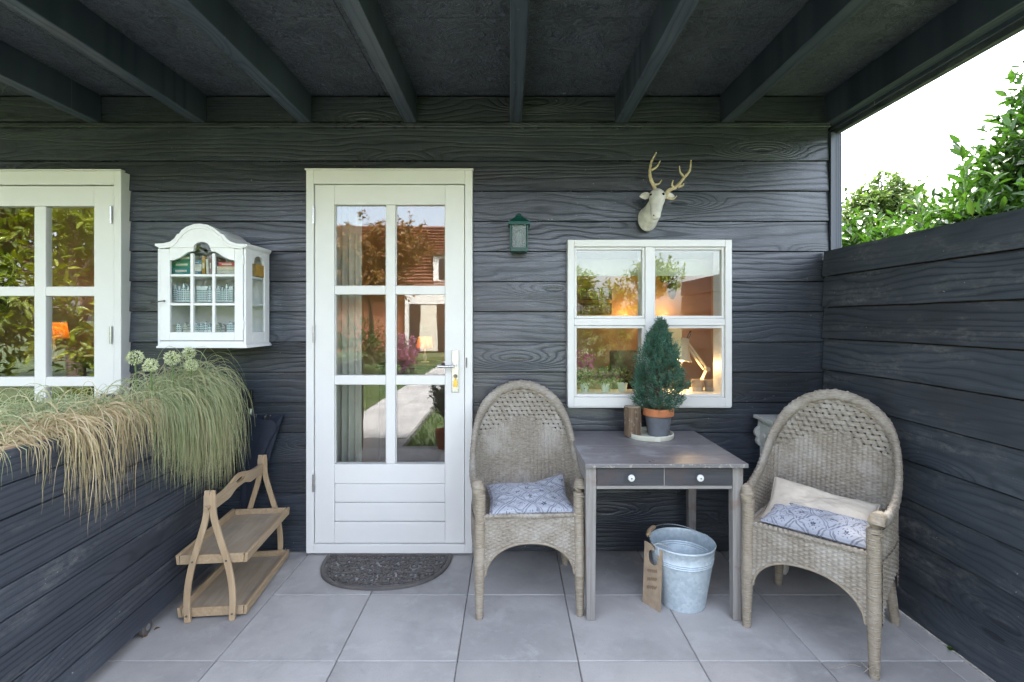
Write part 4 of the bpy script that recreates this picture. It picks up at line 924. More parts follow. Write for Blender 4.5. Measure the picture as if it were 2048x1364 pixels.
# ---------------------------------------------------------------- doormat
mat_ = thing('doormat', 'half-round black rubber doormat with scrollwork at the white door', 'doormat', (-0.715, 2.985, 0.001))
A_, B_ = .375, .385
def rim(s, k=1.0): 
    a = PI + PI * s; e = 2 / 2.5; c, q = math.cos(a), math.sin(a)
    return Vector((k * A_ * math.copysign(abs(c) ** e, c), k * B_ * math.copysign(abs(q) ** e, q) , 0))
sec = [(-.011, 0), (.011, 0), (.011, .009), (.006, .013), (-.006, .013), (-.011, .009)]
m = MB(); path = [rim(i / 60, .965) for i in range(61)]; m.sweep(path, sec)
m.box(-A_ * .97, A_ * .97, -.012, .006, 0, .012); m.build('rim', 'rubber_mat', mat_)
m = MB(); ribs = [(-.0042, 0), (.0042, 0), (.0042, .006), (.002, .009), (-.002, .009), (-.0042, .006)]
def inside(x, y, k=.95): return y < -.005 and (abs(x) / (A_ * k)) ** 2.5 + (abs(y) / (B_ * k)) ** 2.5 < 1
def spiral(cx_, cy_, r, a0, turns, sgn):
    pts = []
    for i in range(int(22 * turns) + 1):
        q = i / (22 * turns); rr_ = r * (1 - .82 * q); a = a0 + sgn * 2 * PI * turns * q; pts.append(Vector((cx_ + rr_ * math.cos(a), cy_ + rr_ * math.sin(a), 0)))
    pts = [p for p in pts if inside(p.x, p.y, .985)]
    if len(pts) > 3: m.sweep(pts, ribs)
cell = .058
for j in range(8):
    for i in range(-8, 9):
        x = (i + .5 * (j % 2)) * cell; y = -.03 - j * cell * .86
        if inside(x, y, .93): spiral(x, y, cell * .56, random.uniform(0, 6.28), random.choice((1.2, 1.6)), 1 if (i + j) % 2 else -1)
for k in range(1, 9, 3):
    y = -.02 - k * .042
    w = A_ * .95 * max(0, 1 - (abs(y) / (B_ * .96)) ** 2.5) ** .4
    if w > .05: m.sweep([Vector((lerp(-w, w, i / 40), y + .012 * math.sin(lerp(-w, w, i / 40) * 60 + k * 2), 0)) for i in range(41)], ribs)
m.sweep([rim(i / 60, .90) for i in range(61)], ribs); m.build('scrollwork', 'rubber_mat', mat_)

# ---------------------------------------------------------------- planter box
PB = thing('planter_box', 'tall black boarded planter box on castors full of grasses', 'planter', (-1.61, 2.2, 0), R(3.7))
PL0, PL1 = -1.35, 0.63; PD = .62; zt = 1.0; zb = .054
nB = 9; bh = (zt - zb) / nB
for face in range(2):
    for k in range(nB):
        z0 = zb + k * bh + .002; z1 = zb + (k + 1) * bh - .002
        mb = MB(); n = 24
        for i in range(n + 1):
            q = i / n; w0 = mnoise.noise(Vector((q * 4, k * 3.7, face))) * .002; w1 = mnoise.noise(Vector((q * 4, (k + 1) * 3.7, face))) * .002; b = mnoise.noise(Vector((q * 2.2, k * 5.3, 7))) * .003 - (k % 3) * .0012
            if face == 0: y = lerp(PL0, PL1, q); mb.v += [(b, y, z0 + w0), (b, y, z1 + w1), (-.022, y, z1 + w1), (-.022, y, z0 + w0)]
            else: x = lerp(-.024, -PD, q); mb.v += [(x, PL1 + b, z0 + w0), (x, PL1 + b, z1 + w1), (x, PL1 - .022, z1 + w1), (x, PL1 - .022, z0 + w0)]
        for i in range(n):
            for q in range(4):
                a = i * 4 + q; c = i * 4 + (q + 1) % 4; mb.f.append((a, c, c + 4, a + 4) if face == 1 else (a, a + 4, c + 4, c)); mb.sm.append(False)
        mb.f += [(0, 1, 2, 3), tuple(n * 4 + q for q in (3, 2, 1, 0))]; mb.sm += [False] * 2
        mb.build('board', 'clad_planter', PB, bevel=.0025, seg=1)
MB().box(-PD, -.026, PL0, PL1 - .026, zb, zt - .09).build('liner', 'dark_wood', PB)
MB().box(-PD, -.03, PL0, PL1 - .03, zt - .089, zt - .05).build('soil', 'soil', PB)
MB().box(-.0485, -.0225, PL0, PL1 - .025, zt - .005, zt + .008).build('edge_strip', 'oak_y', PB, .002)
for y in (-1.2, 0.04):
    m = MB(); m.lathe([(.006, -.013), (.03, -.013), (.033, -.009), (.033, .009), (.03, .013), (.006, .013)], 24, Matrix.Translation((-.022, y, .0335)) @ Matrix.Rotation(PI / 2, 4, 'Y') ); m.build('castor_wheel', 'rubber_mat', PB)
    m = MB(); m.lathe([(1e-6, -.0145), (.014, -.0145), (.014, .0145), (1e-6, .0145)], 16, Matrix.Translation((-.022, y, .0335)) @ Matrix.Rotation(PI / 2, 4, 'Y')); m.box(-.044, -.039, y - .012, y + .012, .02, .041); m.build('castor_hub', 'steel', PB)
# sedge tufts: blades arch over the rim and hang down the boards
prot = Matrix.Rotation(R(3.7), 4, 'Z'); pbase = Vector((-1.61, 2.2, 0))
def tuft(label, lx_, ly_, n, length, spread, mat, bias=(0.9, 0, 0), w=.0026, z0=.93, up=1.0, rbase=.06, droop=1.0):
    """lx_, ly_ in the planter's own axes; blades as tapered ribbons integrated under gravity with the box edge in the way"""
    N = 15; base = np.stack([lx_ + rng.normal(0, rbase, n), ly_ + rng.normal(0, rbase, n), np.full(n, z0)], 1); base[:, 0] = np.minimum(base[:, 0], -.06)
    az = rng.uniform(0, 2 * PI, n); hs = spread * np.sqrt(rng.random(n))
    d = np.stack([np.cos(az) * hs + bias[0] * rng.uniform(.2, 1, n), np.sin(az) * hs + bias[1] * rng.uniform(.2, 1, n), up * np.ones(n)], 1); d = unit(d)
    L = length * (.35 + .75 * rng.random(n) ** .7); st = (L / N)[:, None]; p = base.copy(); pts = [p.copy()]
    stiff = rng.uniform(.75, 1.25, n) * droop; wob = rng.normal(0, .16, (n, 2))
    for i in range(N):
        gq = (0.24 + .045 * i) * stiff
        d[:, 2] -= gq; d[:, :2] *= (1 - .06 * stiff)[:, None] ; d[:, :2] += wob * .25 + rng.normal(0, .10, (n, 2)); d = unit(d); p = p + d * st
        over = (p[:, 0] < .012) & (p[:, 0] > -PD) & (p[:, 2] < zt + .012)
        deep = over & (p[:, 0] < -.005)
        p[deep, 2] = zt + .012 + rng.random(deep.sum()) * .02; d[deep, 2] = np.maximum(d[deep, 2], -.05); d[deep, 0] += .12
        hangq = (p[:, 0] >= -.005) & (p[:, 0] < .012) & (p[:, 2] < zt); p[hangq, 0] = .012 + rng.random(hangq.sum()) * .02; d[hangq, 0] = np.abs(d[hangq, 0]) * .3
        pts.append(p.copy())
    Pm = np.stack(pts, 1); T = unit(np.gradient(Pm, axis=1)); sd_ = np.cross(T, rng.normal(size=(n, 1, 3)) * .5 + np.array([.3, -1, .4])); sd_ = unit(sd_)
    taper = np.clip(1.15 - np.linspace(0, 1, N + 1) ** 2.2, .12, 1)[None, :, None] * (w * rng.uniform(.7, 1.3, n))[:, None, None]
    V = np.stack([Pm - sd_ * taper * .5, Pm + sd_ * taper * .5], 2).reshape(-1, 3)
    i0 = (np.arange(n)[:, None] * (N + 1) + np.arange(N)[None, :]).ravel() * 2; F = np.stack([i0, i0 + 1, i0 + 3, i0 + 2], 1)
    cr = rng.random(n)[:, None] * .75 + np.linspace(0, .3, N + 1)[None, :] ; at = np.repeat(np.clip(cr, 0, 1).ravel(), 2)
    org = pbase + prot.to_3x3() @ Vector((lx_, ly_, z0)); V = V - np.array([lx_, ly_, z0])
    t = thing('grass_tuft', label, 'grass', org, R(3.7), 'grasses in the planter'); npmesh('blades', V, F, mat, t, at, smooth=True); return t
tuft('big green sedge tuft cascading over the far end of the planter', -.11, .42, 1500, .62, .45, 'blade_green', (.6, .05, 0), rbase=.065, w=.0026, droop=1.25, up=.72)
tuft('green sedge tuft spilling over the planter beside the big one', -.11, .22, 760, .50, .42, 'blade_green', (.6, .05, 0), rbase=.055, w=.0026, droop=1.3, up=.72)
tuft('wispy olive sedge at the wall end of the planter', -.12, .57, 240, .55, .4, 'blade_green', (.35, .15, 0), up=1.7, droop=.85, rbase=.04)
tuft('low grey-green sedge in the middle of the planter below the window', -.30, -.05, 1100, .32, 1.2, 'blade_green', (-.1, .0, 0), droop=.9, rbase=.11)
tuft('pale straw-coloured tuft hanging down the planter front', -.08, -.36, 110, .46, .14, 'blade_straw', (.95, -.02, 0), rbase=.024, droop=1.25, w=.003, z0=.96)
tuft('thin straw wisp hanging between the larger tufts', -.07, -.17, 55, .44, .14, 'blade_straw', (.95, 0, 0), rbase=.016, droop=1.25, z0=.96)
tuft('flattened straw mat lying along the planter rim', -.12, .0, 1000, .27, .9, 'blade_straw', (-.15, -.5, 0), up=.3, rbase=.07, droop=.9, z0=.95)
tuft('green sedge tuft at the left edge of the picture', -.36, -.55, 1300, .38, .9, 'blade_green', (-.15, .15, 0), rbase=.1, up=1.2, droop=.9)
tuft('straw edged sedge tuft at the near planter rim', -.16, -.46, 900, .24, .8, 'blade_straw', (-.3, .1, 0), up=.4, rbase=.09, z0=.95)
tuft('green sedge tuft at the near end of the planter', -.38, -1.0, 500, .4, .7, 'blade_green', (-.2, .1, 0), rbase=.1)
# alliums
for (px, py, Yq, r, lab) in ((270, 715, 2.45, .034, 'leftmost pale green allium ball above the planter'), (301, 731, 2.35, .03, 'lowest allium ball, second from the left'), (344, 716, 2.5, .034, 'allium ball in the middle of the five'), (378, 706, 2.7, .03, 'topmost small allium ball under the cabinet'), (382, 731, 2.6, .029, 'rightmost allium ball just above the grass')):
    c = P(px, py, Yq); t = thing('allium', lab, 'flower', (c.x, c.y, .94), 0, 'alliums in the planter'); h = c.z - .94
    m = MB(); m.tube(catmull([(random.uniform(-.03, .03), .03, 0), (0, .01, h * .5), (0, 0, h)], 6), .0035, 6); m.build('stem', 'stem_green', t)
    nf = 420; d = unit(rng.normal(size=(nf, 3))); pp = np.array([0, 0, h]) + d * r * rng.uniform(.72, 1.0, (nf, 1))
    V, F, k = leaves(pp, d + rng.normal(0, .8, (nf, 3)), rng.uniform(.006, .011, nf), .0045, .2, d); m2 = npmesh('flower_head', V, F, 'allium', t, np.repeat(rng.random(nf), k))
    m = MB(); 
    for i in range(24): q = Vector(d[i]); m.tube([(0, 0, h), Vector((0, 0, h)) + q * r * .85], .0006, 4)
    m.build('pedicels', 'stem_green', t)
# ---------------------------------------------------------------- umbrella
ub = Vector((-1.53, 2.978, 0.0)); um = thing('umbrella', 'loosely furled dark navy umbrella leaning in the corner by the planter', 'umbrella', ub)
topv = P(502, 795, 2.985) - ub; axis_ = (topv - Vector((-.05, .0, .0))).normalized(); tip = Vector((-.045, 0, .01))
def onax(s): return tip.lerp(topv, s)
m = MB(); m.tube([onax(0), onax(1.0)], .0065, 10); m.build('shaft', 'dark_steel', um)
m = MB(); m.tube([onax(.88), onax(.93)], .013, 14); m.build('ferrule', 'steel', um)
m = MB(); hp = [onax(.93), onax(1.0), onax(1.05)]; m.tube(hp, .012, 12); m.build('handle', 'black_gloss', um)
m = MB(); n = 160; rows = 30; vs = []; fs = []
for i in range(rows + 1):
    s = i / rows; c = onax(.08 + .78 * s); Rr = .012 + .10 * s ** 1.2
    for k in range(n):
        a = 2 * PI * k / n; fold = (.5 + .5 * math.cos(5 * a + 1.2 * s + .8 * math.sin(2 * a))) ** .7; flare = 1 + 1.0 * s * max(0, math.cos(a + .5 * s))
        nz = mnoise.noise(Vector((math.cos(a) * 1.7, math.sin(a) * 1.7, s * 1.3))); r = Rr * (.5 + .55 * fold + .35 * nz) * flare; tw_ = a + .5 * s + .25 * nz
        vs.append(c + Vector((r * math.cos(tw_), .27 * r * math.sin(tw_), s ** 3 * (.05 * fold - .07 * nz - .05 * max(0, math.cos(tw_))))))
for i in range(rows):
    for k in range(n): fs.append((i * n + k, i * n + (k + 1) % n, (i + 1) * n + (k + 1) % n, (i + 1) * n + k))
m.add(vs, fs, True); m.build('canopy', 'umbrella_cloth', um, sharp=60)
for k in range(8):
    a = PI / 8 + k * PI / 4 - .3; e = onax(.83) + Vector((.09 * math.cos(a) + .03, .03 * math.sin(a), .02)); m = MB(); m.tube([onax(.5), onax(.5).lerp(e, .6), e + Vector((0, 0, .03))], .0022, 6); m.ball(e + Vector((0, 0, .03)), .0045, 8); m.build('rib', 'dark_steel', um)

# ---------------------------------------------------------------- two-tier tray stand
ts = thing('tray_stand', 'two-tier light oak tray stand with curved legs on the paving', 'tray stand', (-1.405, 2.36, 0), R(5.5))
TL = .56; TW = .145
def tray(zq, w, y0, y1):
    g = group_part('tray', ts); b = MB().box(-w + .012, w - .012, y0 + .012, y1 - .012, zq + .006, zq + .014).build('tray_base', 'tray_board', g)
    h = .044; th = .014
    for sx in (-1, 1):
        m = MB(); m.add([(sx * w, y0, zq), (sx * (w - th), y0, zq), (sx * (w - th), y1, zq), (sx * w, y1, zq), (sx * (w + .006), y0, zq + h), (sx * (w - th + .006), y0, zq + h), (sx * (w - th + .006), y1, zq + h), (sx * (w + .006), y1, zq + h)], [(0, 1, 2, 3), (7, 6, 5, 4), (0, 4, 5, 1), (1, 5, 6, 2), (2, 6, 7, 3), (3, 7, 4, 0)] if sx < 0 else [(3, 2, 1, 0), (4, 5, 6, 7), (1, 5, 4, 0), (2, 6, 5, 1), (3, 7, 6, 2), (0, 4, 7, 3)])
        m.build('tray_side', 'oak_y', g, .002)
    for y in (y0, y1 - th): MB().box(-w + th + .0005, w - th - .0005, y, y + th, zq, zq + h - .002).build('tray_end', 'oak_y', g, .002)
tray(.012, TW + .008, .0, TL + .02); tray(.262, TW + .012, -.005, TL + .02)
rect = lambda w, h: [(-w, -h), (w, -h), (w, h), (-w, h)]
for y, yy in ((-.022, -1), (TL + .037, 1)):
    for sx in (-1, 1):
        pts = [(sx * .098, y, 0.001), (sx * .102, y, .08), (sx * .097, y, .17), (sx * .078, y, .27), (sx * .046, y, .38), (sx * .021, y, .47), (sx * .013, y, .53), (sx * .0125, y, .612)]
        m = MB(); path = catmull(pts, 6); m.sweep(path, [(-.014, -.007), (.014, -.007), (.014, .007), (-.014, .007)], Vector((0, 1, 0)), [1.0 if i < len(path) - 2 else .8 for i in range(len(path))], smooth=True); m.build('leg', 'oak', ts, .002)
        for zq in (.033, .283):
            m = MB(); m.lathe([(1e-6, 0), (.0045, 0), (.0045, .003), (1e-6, .003)], 10, Matrix.Translation((sx * (.101 if zq < .1 else .075), y + yy * .007, zq)) @ Matrix.Rotation(PI / 2 * (1 if yy < 0 else -1), 4, 'X')); m.build('screw', 'dark_steel', ts)
# handle: shaped board with a slot
n = 44; vs = []; top_ = lambda q: .565 + .034 * math.exp(-((q - .5) / .19) ** 2) * 1.0; bot_ = lambda q: .512 + .024 * math.exp(-((q - .5) / .16) ** 4)
m = MB(); ys = [lerp(-.01, TL + .025, i / n) for i in range(n + 1)]
def quadstrip(lo, hi, idx):
    for i in idx:
        q0, q1 = i / n, (i + 1) / n
        a = [(-.008, ys[i], lo(q0)), (-.008, ys[i + 1], lo(q1)), (-.008, ys[i + 1], hi(q1)), (-.008, ys[i], hi(q0))]; b = [(.008, p[1], p[2]) for p in a]
        m.add(a + b, [(3, 2, 1, 0), (4, 5, 6, 7), (0, 1, 5, 4), (2, 3, 7, 6), (1, 2, 6, 5), (3, 0, 4, 7)])
slot = lambda q: .011 * math.sqrt(max(0, 1 - ((q - .5) / .10) ** 2)); midz = lambda q: .567
quadstrip(bot_, top_, [i for i in range(n) if not (.40 < (i + .5) / n < .60)])
quadstrip(bot_, lambda q: midz(q) - slot(q), [i for i in range(n) if .40 < (i + .5) / n < .60]); quadstrip(lambda q: midz(q) + slot(q), top_, [i for i in range(n) if .40 < (i + .5) / n < .60])
m.build('handle', 'oak_y', ts)
m = MB(); m.tube([(0, -.06, .54), (0, TL + .07, .54)], .008, 10); m.build('peg', 'oak_y', ts)
# ================================================================ wicker chairs
half = [(0, .45), (.08, .4495), (.15, .447), (.205, .438), (.245, .415), (.268, .375), (.277, .32), (.277, .22), (.27, .12), (.258, .03)]
hp = [(p.x, p.y) for p in catmull([Vector((a, b, 0)) for a, b in half], 10)]
ha = np.array(hp); hs_ = np.concatenate([[0], np.cumsum(np.linalg.norm(np.diff(ha, axis=0), axis=1))]); LH = hs_[-1]
HS = np.array([0, .06, .12, .17, .205, .24, .275, .31, .35, .40, .46, .54, .70]); HZ = np.array([1.03, 1.022, .998, .962, .925, .872, .81, .745, .69, .648, .622, .606, .60])
def Hh(u): return np.interp(np.abs(u), HS, HZ)
def shell(u, z):
    s = np.abs(u); x = np.interp(s, hs_, ha[:, 0]) * np.sign(u); y = np.interp(s, hs_, ha[:, 1])
    wgt = np.clip((y - .1) / .33, 0, 1); y = y + np.maximum(0, z - .42) * .17 * wgt ** 2 + .015 * np.maximum(0, z - .42) * 0
    x = x * (1 + .0 * z); return np.stack([x, y, z], -1)
def weave(U, V, pu, pv, amp):
    i = U / pu; j = V / pv; jr = np.floor(j); fr = j - jr; c = np.sqrt(np.maximum(0, 1 - (2 * fr - 1) ** 2)); s = np.cos(PI * (i + jr))
    return amp * (.45 * s + .5 * c + 1.15 * np.cos(2 * PI * i))
def weave_surface(name, fpos, U1, V1, mask, disp, parent, mat='wicker'):
    U, V = np.meshgrid(U1, V1, indexing='ij'); Pp = fpos(U, V); e = 1e-3
    du = fpos(U + e, V) - fpos(U - e, V); dv = fpos(U, V + e) - fpos(U, V - e); N = unit(np.cross(du, dv))
    Pp = Pp + N * disp(U, V)[..., None]; nu, nv = U.shape
    idx = np.arange(nu * nv).reshape(nu, nv); F = np.stack([idx[:-1, :-1], idx[1:, :-1], idx[1:, 1:], idx[:-1, 1:]], -1).reshape(-1, 4)
    mk = mask(U, V); mf = (mk[:-1, :-1] & mk[1:, :-1] & mk[1:, 1:] & mk[:-1, 1:]).ravel(); F = F[mf]
    used = np.unique(F); re = -np.ones(nu * nv, int); re[used] = np.arange(len(used))
    o = npmesh(name, Pp.reshape(-1, 3)[used], re[F], mat, parent, smooth=True); o['kind'] = 'stuff'; return o
def rows(a, b, pv):
    j0, j1 = math.floor(a / pv), math.ceil(b / pv); return np.array([(j + f) * pv for j in range(j0, j1) for f in (.04, .3, .7, .96)])
PU, PV = .021, .0088
def make_chair(label):
    t = thing('wicker_chair', label, 'chair', (0, 0, 0), 0, 'wicker armchairs at the table')
    # backrest and sides in one shell, coarse chequer weave above an inverted V
    def coarse_weave(U, V):
        i = (U + .5 * (V - .8)) / .029; j = V / .0245; jr = np.floor(j); fr = j - jr; c = np.sqrt(np.maximum(0, 1 - (2 * fr - 1) ** 2))
        return .0058 * (np.tanh(2.2 * np.cos(PI * (i + jr))) * .8 + .5 * c)
    def bmask(U, V):
        x = np.interp(np.abs(U), hs_, ha[:, 0]); coarse = (V > .86 - .42 * x) & (np.abs(U) < .30)
        i = (U + .5 * (V - .8)) / .029 + .5; j = V / .0245; fi = np.abs(i - np.round(i)); fj = np.abs(j - np.round(j))
        return (V < Hh(U) - .004) & ~(coarse & (fi < .08) & (fj < .1))
    def disp(U, V):
        x = np.interp(np.abs(U), hs_, ha[:, 0]); coarse = (V > .86 - .42 * x) & (np.abs(U) < .30)
        return np.where(coarse, coarse_weave(U, V), weave(U, V, PU, PV, .0026))
    weave_surface('backrest', shell, np.arange(-LH, LH + .001, PU / 6), rows(.44, 1.04, PV), bmask, disp, t)
    # braided rim along the top of back and arms
    us = np.linspace(-LH, LH, 420); pts = shell(us, Hh(us)); pts[:, 2] += .0
    m = MB(); path = [Vector(p) for p in pts]; n = 16
    T = np.gradient(pts, axis=0); T = unit(T); e = 1e-3
    du = shell(us + e, Hh(us)) - shell(us - e, Hh(us)); dv = shell(us, Hh(us) + e) - shell(us, Hh(us) - e); N = unit(np.cross(du, dv)); W = unit(np.cross(T, N))
    a = np.linspace(0, 2 * PI, n, endpoint=False); arc = np.concatenate([[0], np.cumsum(np.linalg.norm(np.diff(pts, axis=0), axis=1))])
    br = 1 + .09 * np.sin(6 * a[None, :] + arc[:, None] * 150) + .07 * np.sin(4 * a[None, :] - arc[:, None] * 240)
    Vv = pts[:, None, :] + (W[:, None, :] * (np.cos(a) * .027)[None, :, None] + N[:, None, :] * (np.sin(a) * .016)[None, :, None]) * br[..., None]
    idx = np.arange(len(us) * n).reshape(len(us), n); F = np.stack([idx[:-1], np.roll(idx, -1, 1)[:-1], np.roll(idx, -1, 1)[1:], idx[1:]], -1).reshape(-1, 4)
    npmesh('braided_rim', Vv.reshape(-1, 3), F, 'wicker', t)
    # inner bead line along the rim
    m = MB(); m.tube([Vector(p) + Vector(nv) * .004 for p, nv in zip(shell(us[8:-8], Hh(us[8:-8]) - .033), N[8:-8])], .0045, 6); m.build('bead', 'wicker_wrap', t)
    # seat
    weave_surface('seat', lambda U, V: np.stack([U, V, .468 + 0 * U], -1), np.arange(-.255, .256, PU / 4), rows(.0, .45, PV), lambda U, V: (np.abs(U) < .262) & (V < .45), lambda U, V: weave(U, V, PU, PV, .0022), t)
    m = MB(); m.tube([Vector((x, -.004 + .0, .478 + .002 * math.sin(x * 300))) for x in np.linspace(-.245, .245, 120)], [.0105 + .0018 * math.sin(i * 1.3) for i in range(120)], 8); m.build('seat_edge', 'wicker', t)
    # front and side aprons with arches
    def archz(x, wmax, hi, lo): return lo + (hi - lo) * np.sqrt(np.maximum(0, 1 - (np.abs(x) / wmax) ** 2.2))
    fpos = lambda U, V: np.stack([U * (1 + .02 * (.47 - V)), -.004 - .012 * (.47 - V) / .3 + 0 * U, V], -1)
    weave_surface('front_apron', fpos, np.arange(-.245, .2455, PU / 4), rows(.19, .478, PV), lambda U, V: (V > archz(U, .212, .352, .195)) & (V < .478), lambda U, V: weave(U, V, PU, PV, .0024), t)
    xs = np.linspace(-.2118, .2118, 70); m = MB(); m.tube([Vector((x, -.012, float(archz(x, .212, .352, .195)))) for x in xs], .006, 7); m.build('arch_trim', 'wicker_wrap', t)
    for sx in (-1, 1):
        spos = lambda U, V, sx=sx: np.stack([sx * (.262 + .02 * np.sin(PI * np.clip((U - .0) / .45, 0, 1))) + 0 * V, U * sx * sx, V], -1) if sx > 0 else np.stack([-(.262 + .02 * np.sin(PI * np.clip(U / .45, 0, 1))) + 0 * V, U, V], -1)
        weave_surface('side_apron', spos, np.arange(.0, .4501, PU / 4), rows(.19, .455, PV), lambda U, V: V > archz(U - .22, .20, .34, .2), lambda U, V: weave(U, V, PU, PV, .0024) * 1.0, t)
        # legs: wrapped cane, tapering, ringed
        zz = np.linspace(.0, .585, 150); rad = np.interp(zz, [0, .02, .2, .23, .585], [.0175, .0185, .0245, .026, .0255]) + .0011 * np.sin(zz * 2 * PI / .009)
        m = MB(); m.tube([Vector((sx * (.236 + .004 * (1 - q / .6)), .004 - .012 * (1 - q / .6), q)) for q in zz], [float(r) for r in rad], 14); m.build('leg', 'wicker_wrap', t)
        zz = np.linspace(.0, .46, 120); rad = np.interp(zz, [0, .02, .2, .46], [.018, .019, .024, .025]) + .0011 * np.sin(zz * 2 * PI / .009)
        m = MB(); m.tube([Vector((sx * (.205 + .045 * (1 - q / .46)), .42 + .075 * (1 - q / .46) ** 1.2, q)) for q in zz], [float(r) for r in rad], 14); m.build('leg', 'wicker_wrap', t)
        # arm knob where the rim meets the post
        m = MB(); m.tube([Vector((sx * .2405, .004, .565)), Vector((sx * .244, .006, .60)), Vector((sx * .246, .02, .618)), Vector((sx * .252, .05, .618))], [.0285, .031, .03, .026], 14); m.build('arm_end', 'wicker_wrap', t)
    m = MB(); m.box(-.2, .2, .06, .085, .425, .445); m.box(-.2, .2, .38, .405, .425, .445); m.build('seat_rail', 'oak', t, .003)
    return t
ch1 = make_chair('wicker armchair between the door and the table, facing forward'); ch1.location = (.094, 2.382, 0); ch1.rotation_euler = (0, 0, R(3))
ch2 = copy_tree(ch1); ch2.location = (1.268, 2.142, 0); ch2.rotation_euler = (0, 0, R(-44)); ch2['label'] = 'wicker armchair angled in the corner by the black fence'

def cushion(name, label, cat, loc, rz, w, d, h, mat, lift=None, sag=0.0, group=None, tilt=(0, 0), seed=1):
    n = 56; u = np.linspace(-1, 1, n); U, V = np.meshgrid(u, u, indexing='ij')
    prof = ((1 - np.abs(U) ** 3.2) * (1 - np.abs(V) ** 3.2)) ** .42
    pin = 1 - .07 * (np.abs(U) ** 2) * (1 - np.abs(V)) * 1.0; pin2 = 1 - .06 * (np.abs(V) ** 2) * (1 - np.abs(U))
    wr = np.array([[mnoise.fractal(Vector((a * 2.3 + seed, b * 2.3, 0)), 1.0, 2.0, 4) for b in u] for a in u])
    wr2 = np.array([[abs(mnoise.noise(Vector((a * 3.5 + b * 1.5 + seed, b * 5.0, 3)))) for b in u] for a in u])
    parts = []
    for sg in (1, -1):
        x = U * w / 2 * pin; y = V * d / 2 * pin2; z = h / 2 * prof * sg * (1.0 if sg > 0 else .75) + h / 2 * .75
        z = z + (wr * .010 - wr2 * .012 + .004) * (prof if sg > 0 else prof * .2) 
        if lift is not None: z = z + lift(U, V)
        parts.append(np.stack([x, y, z], -1).reshape(-1, 3))
    idx = np.arange(n * n).reshape(n, n); q = np.stack([idx[:-1, :-1], idx[1:, :-1], idx[1:, 1:], idx[:-1, 1:]], -1).reshape(-1, 4)
    t = thing(name, label, cat, loc, rz, group); t.rotation_euler = (tilt[0], tilt[1], rz)
    o = npmesh('cover', np.concatenate(parts), np.concatenate([q, q[:, ::-1] + n * n]), mat, t)
    wl_ = o.modifiers.new('weld', 'WELD'); wl_.merge_threshold = .0008
    ring = np.concatenate([idx[:, 0], idx[-1, 1:], idx[-2::-1, -1], idx[0, -2:0:-1]]); Pz = parts[0][ring]
    m = MB(); m.tube([Vector(p) for p in Pz[::2]], .0035, 6, cyclic=True); m.build('piping', mat, t)
    return t
cushion('seat_cushion', 'blue-grey floral printed cushion on the chair beside the door', 'cushion', (.096, 2.565, .474), R(5), .415, .36, .062, 'print_cloth',
        lift=lambda U, V: .06 * np.clip((U + V) / 2 - .55, 0, 1) ** 1.2 * 2.2, tilt=(R(3), 0), seed=3, group='cushions on the wicker chairs')
cushion('seat_cushion', 'folded blue-grey floral cushion on the corner chair', 'cushion', (1.375, 2.235, .478), R(-44), .41, .20, .065, 'print_cloth', seed=9, tilt=(R(10), 0), group='cushions on the wicker chairs')
cushion('pillow', 'cream pillow tucked behind the printed cushion on the corner chair', 'pillow', (1.435, 2.325, .49), R(-44), .43, .28, .07, 'cream_cloth', seed=5, tilt=(R(24), 0),
        lift=lambda U, V: .06 * np.clip((V - U) / 2 - .3, 0, 1), group='cushions on the wicker chairs')

# ================================================================ table
TB = thing('side_table', 'grey washed wooden table with two dark drawers under the small window', 'table', (.725, 2.65, 0))
tx0, tx1, ty0, ty1, tz = .347 - .725, 1.104 - .725, 2.31 - 2.65, 3.0 - 2.65, .744
m = MB(); nS = 30
for b in range(4):
    a0, a1 = lerp(ty0, ty1, b / 4), lerp(ty0, ty1, (b + 1) / 4)
    MB().box(tx0, tx1, a0 + .0002, a1 - .0002, tz - .02, tz - .0004 * (b % 2)).build('top_board', 'table_top', TB, .0035 if b == 0 else .001, 2)
legx = (.354 - .725, 1.04 - .725); lw = .05
for x in legx:
    for y in (2.335 - 2.65, 2.915 - 2.65):
        m = MB(); m.add([(x + (.006 if False else 0) + a, y + b, 0.001) for a, b in ((.005, .005), (lw - .005, .005), (lw - .005, lw - .005), (.005, lw - .005))] + [(x + a, y + b, tz - .0205) for a, b in ((0, 0), (lw, 0), (lw, lw), (0, lw))], [(3, 2, 1, 0), (4, 5, 6, 7), (0, 1, 5, 4), (1, 2, 6, 5), (2, 3, 7, 6), (3, 0, 4, 7)]); m.build('leg', 'table_leg', TB, .003)
fy = 2.335 - 2.65
x0, x1 = legx[0] + lw, legx[1]
MB().box(x0 + .0005, x1 - .0005, fy + .004, fy + .03, .618, .634).build('front_rail', 'table_rail', TB, .002)
MB().box(x0 + .0005, x1 - .0005, fy + .004, fy + .03, .7175, .7233).build('front_rail', 'table_rail', TB, .001)
xm = (x0 + x1) / 2
for a, b, lab in ((x0 + .002, xm - .0035, 0), (xm + .0035, x1 - .002, 1)):
    d = MB().box(a, b, fy + .0, fy + .3, .6365, .716).build('drawer', 'drawer_front', TB, .002)
    m = MB(); m.lathe([(.006, 0), (.007, .008), (.0145, .013), (.0165, .02), (.014, .026), (1e-6, .028)], 20, Matrix.Translation(((a + b) / 2, fy - .0003, .677)) @ Matrix.Rotation(PI / 2, 4, 'X')); m.build('knob', 'porcelain', d)
    m = MB(); m.lathe([(.0035, 0), (.0035, .0015), (1e-6, .002)], 10, Matrix.Translation(((a + b) / 2, fy - .0281, .677)) @ Matrix.Rotation(PI / 2, 4, 'X')); m.build('screw', 'dark_steel', d)
MB().box(xm - .0025, xm + .0025, fy + .003, fy + .3, .6345, .717).build('divider', 'table_rail', TB)
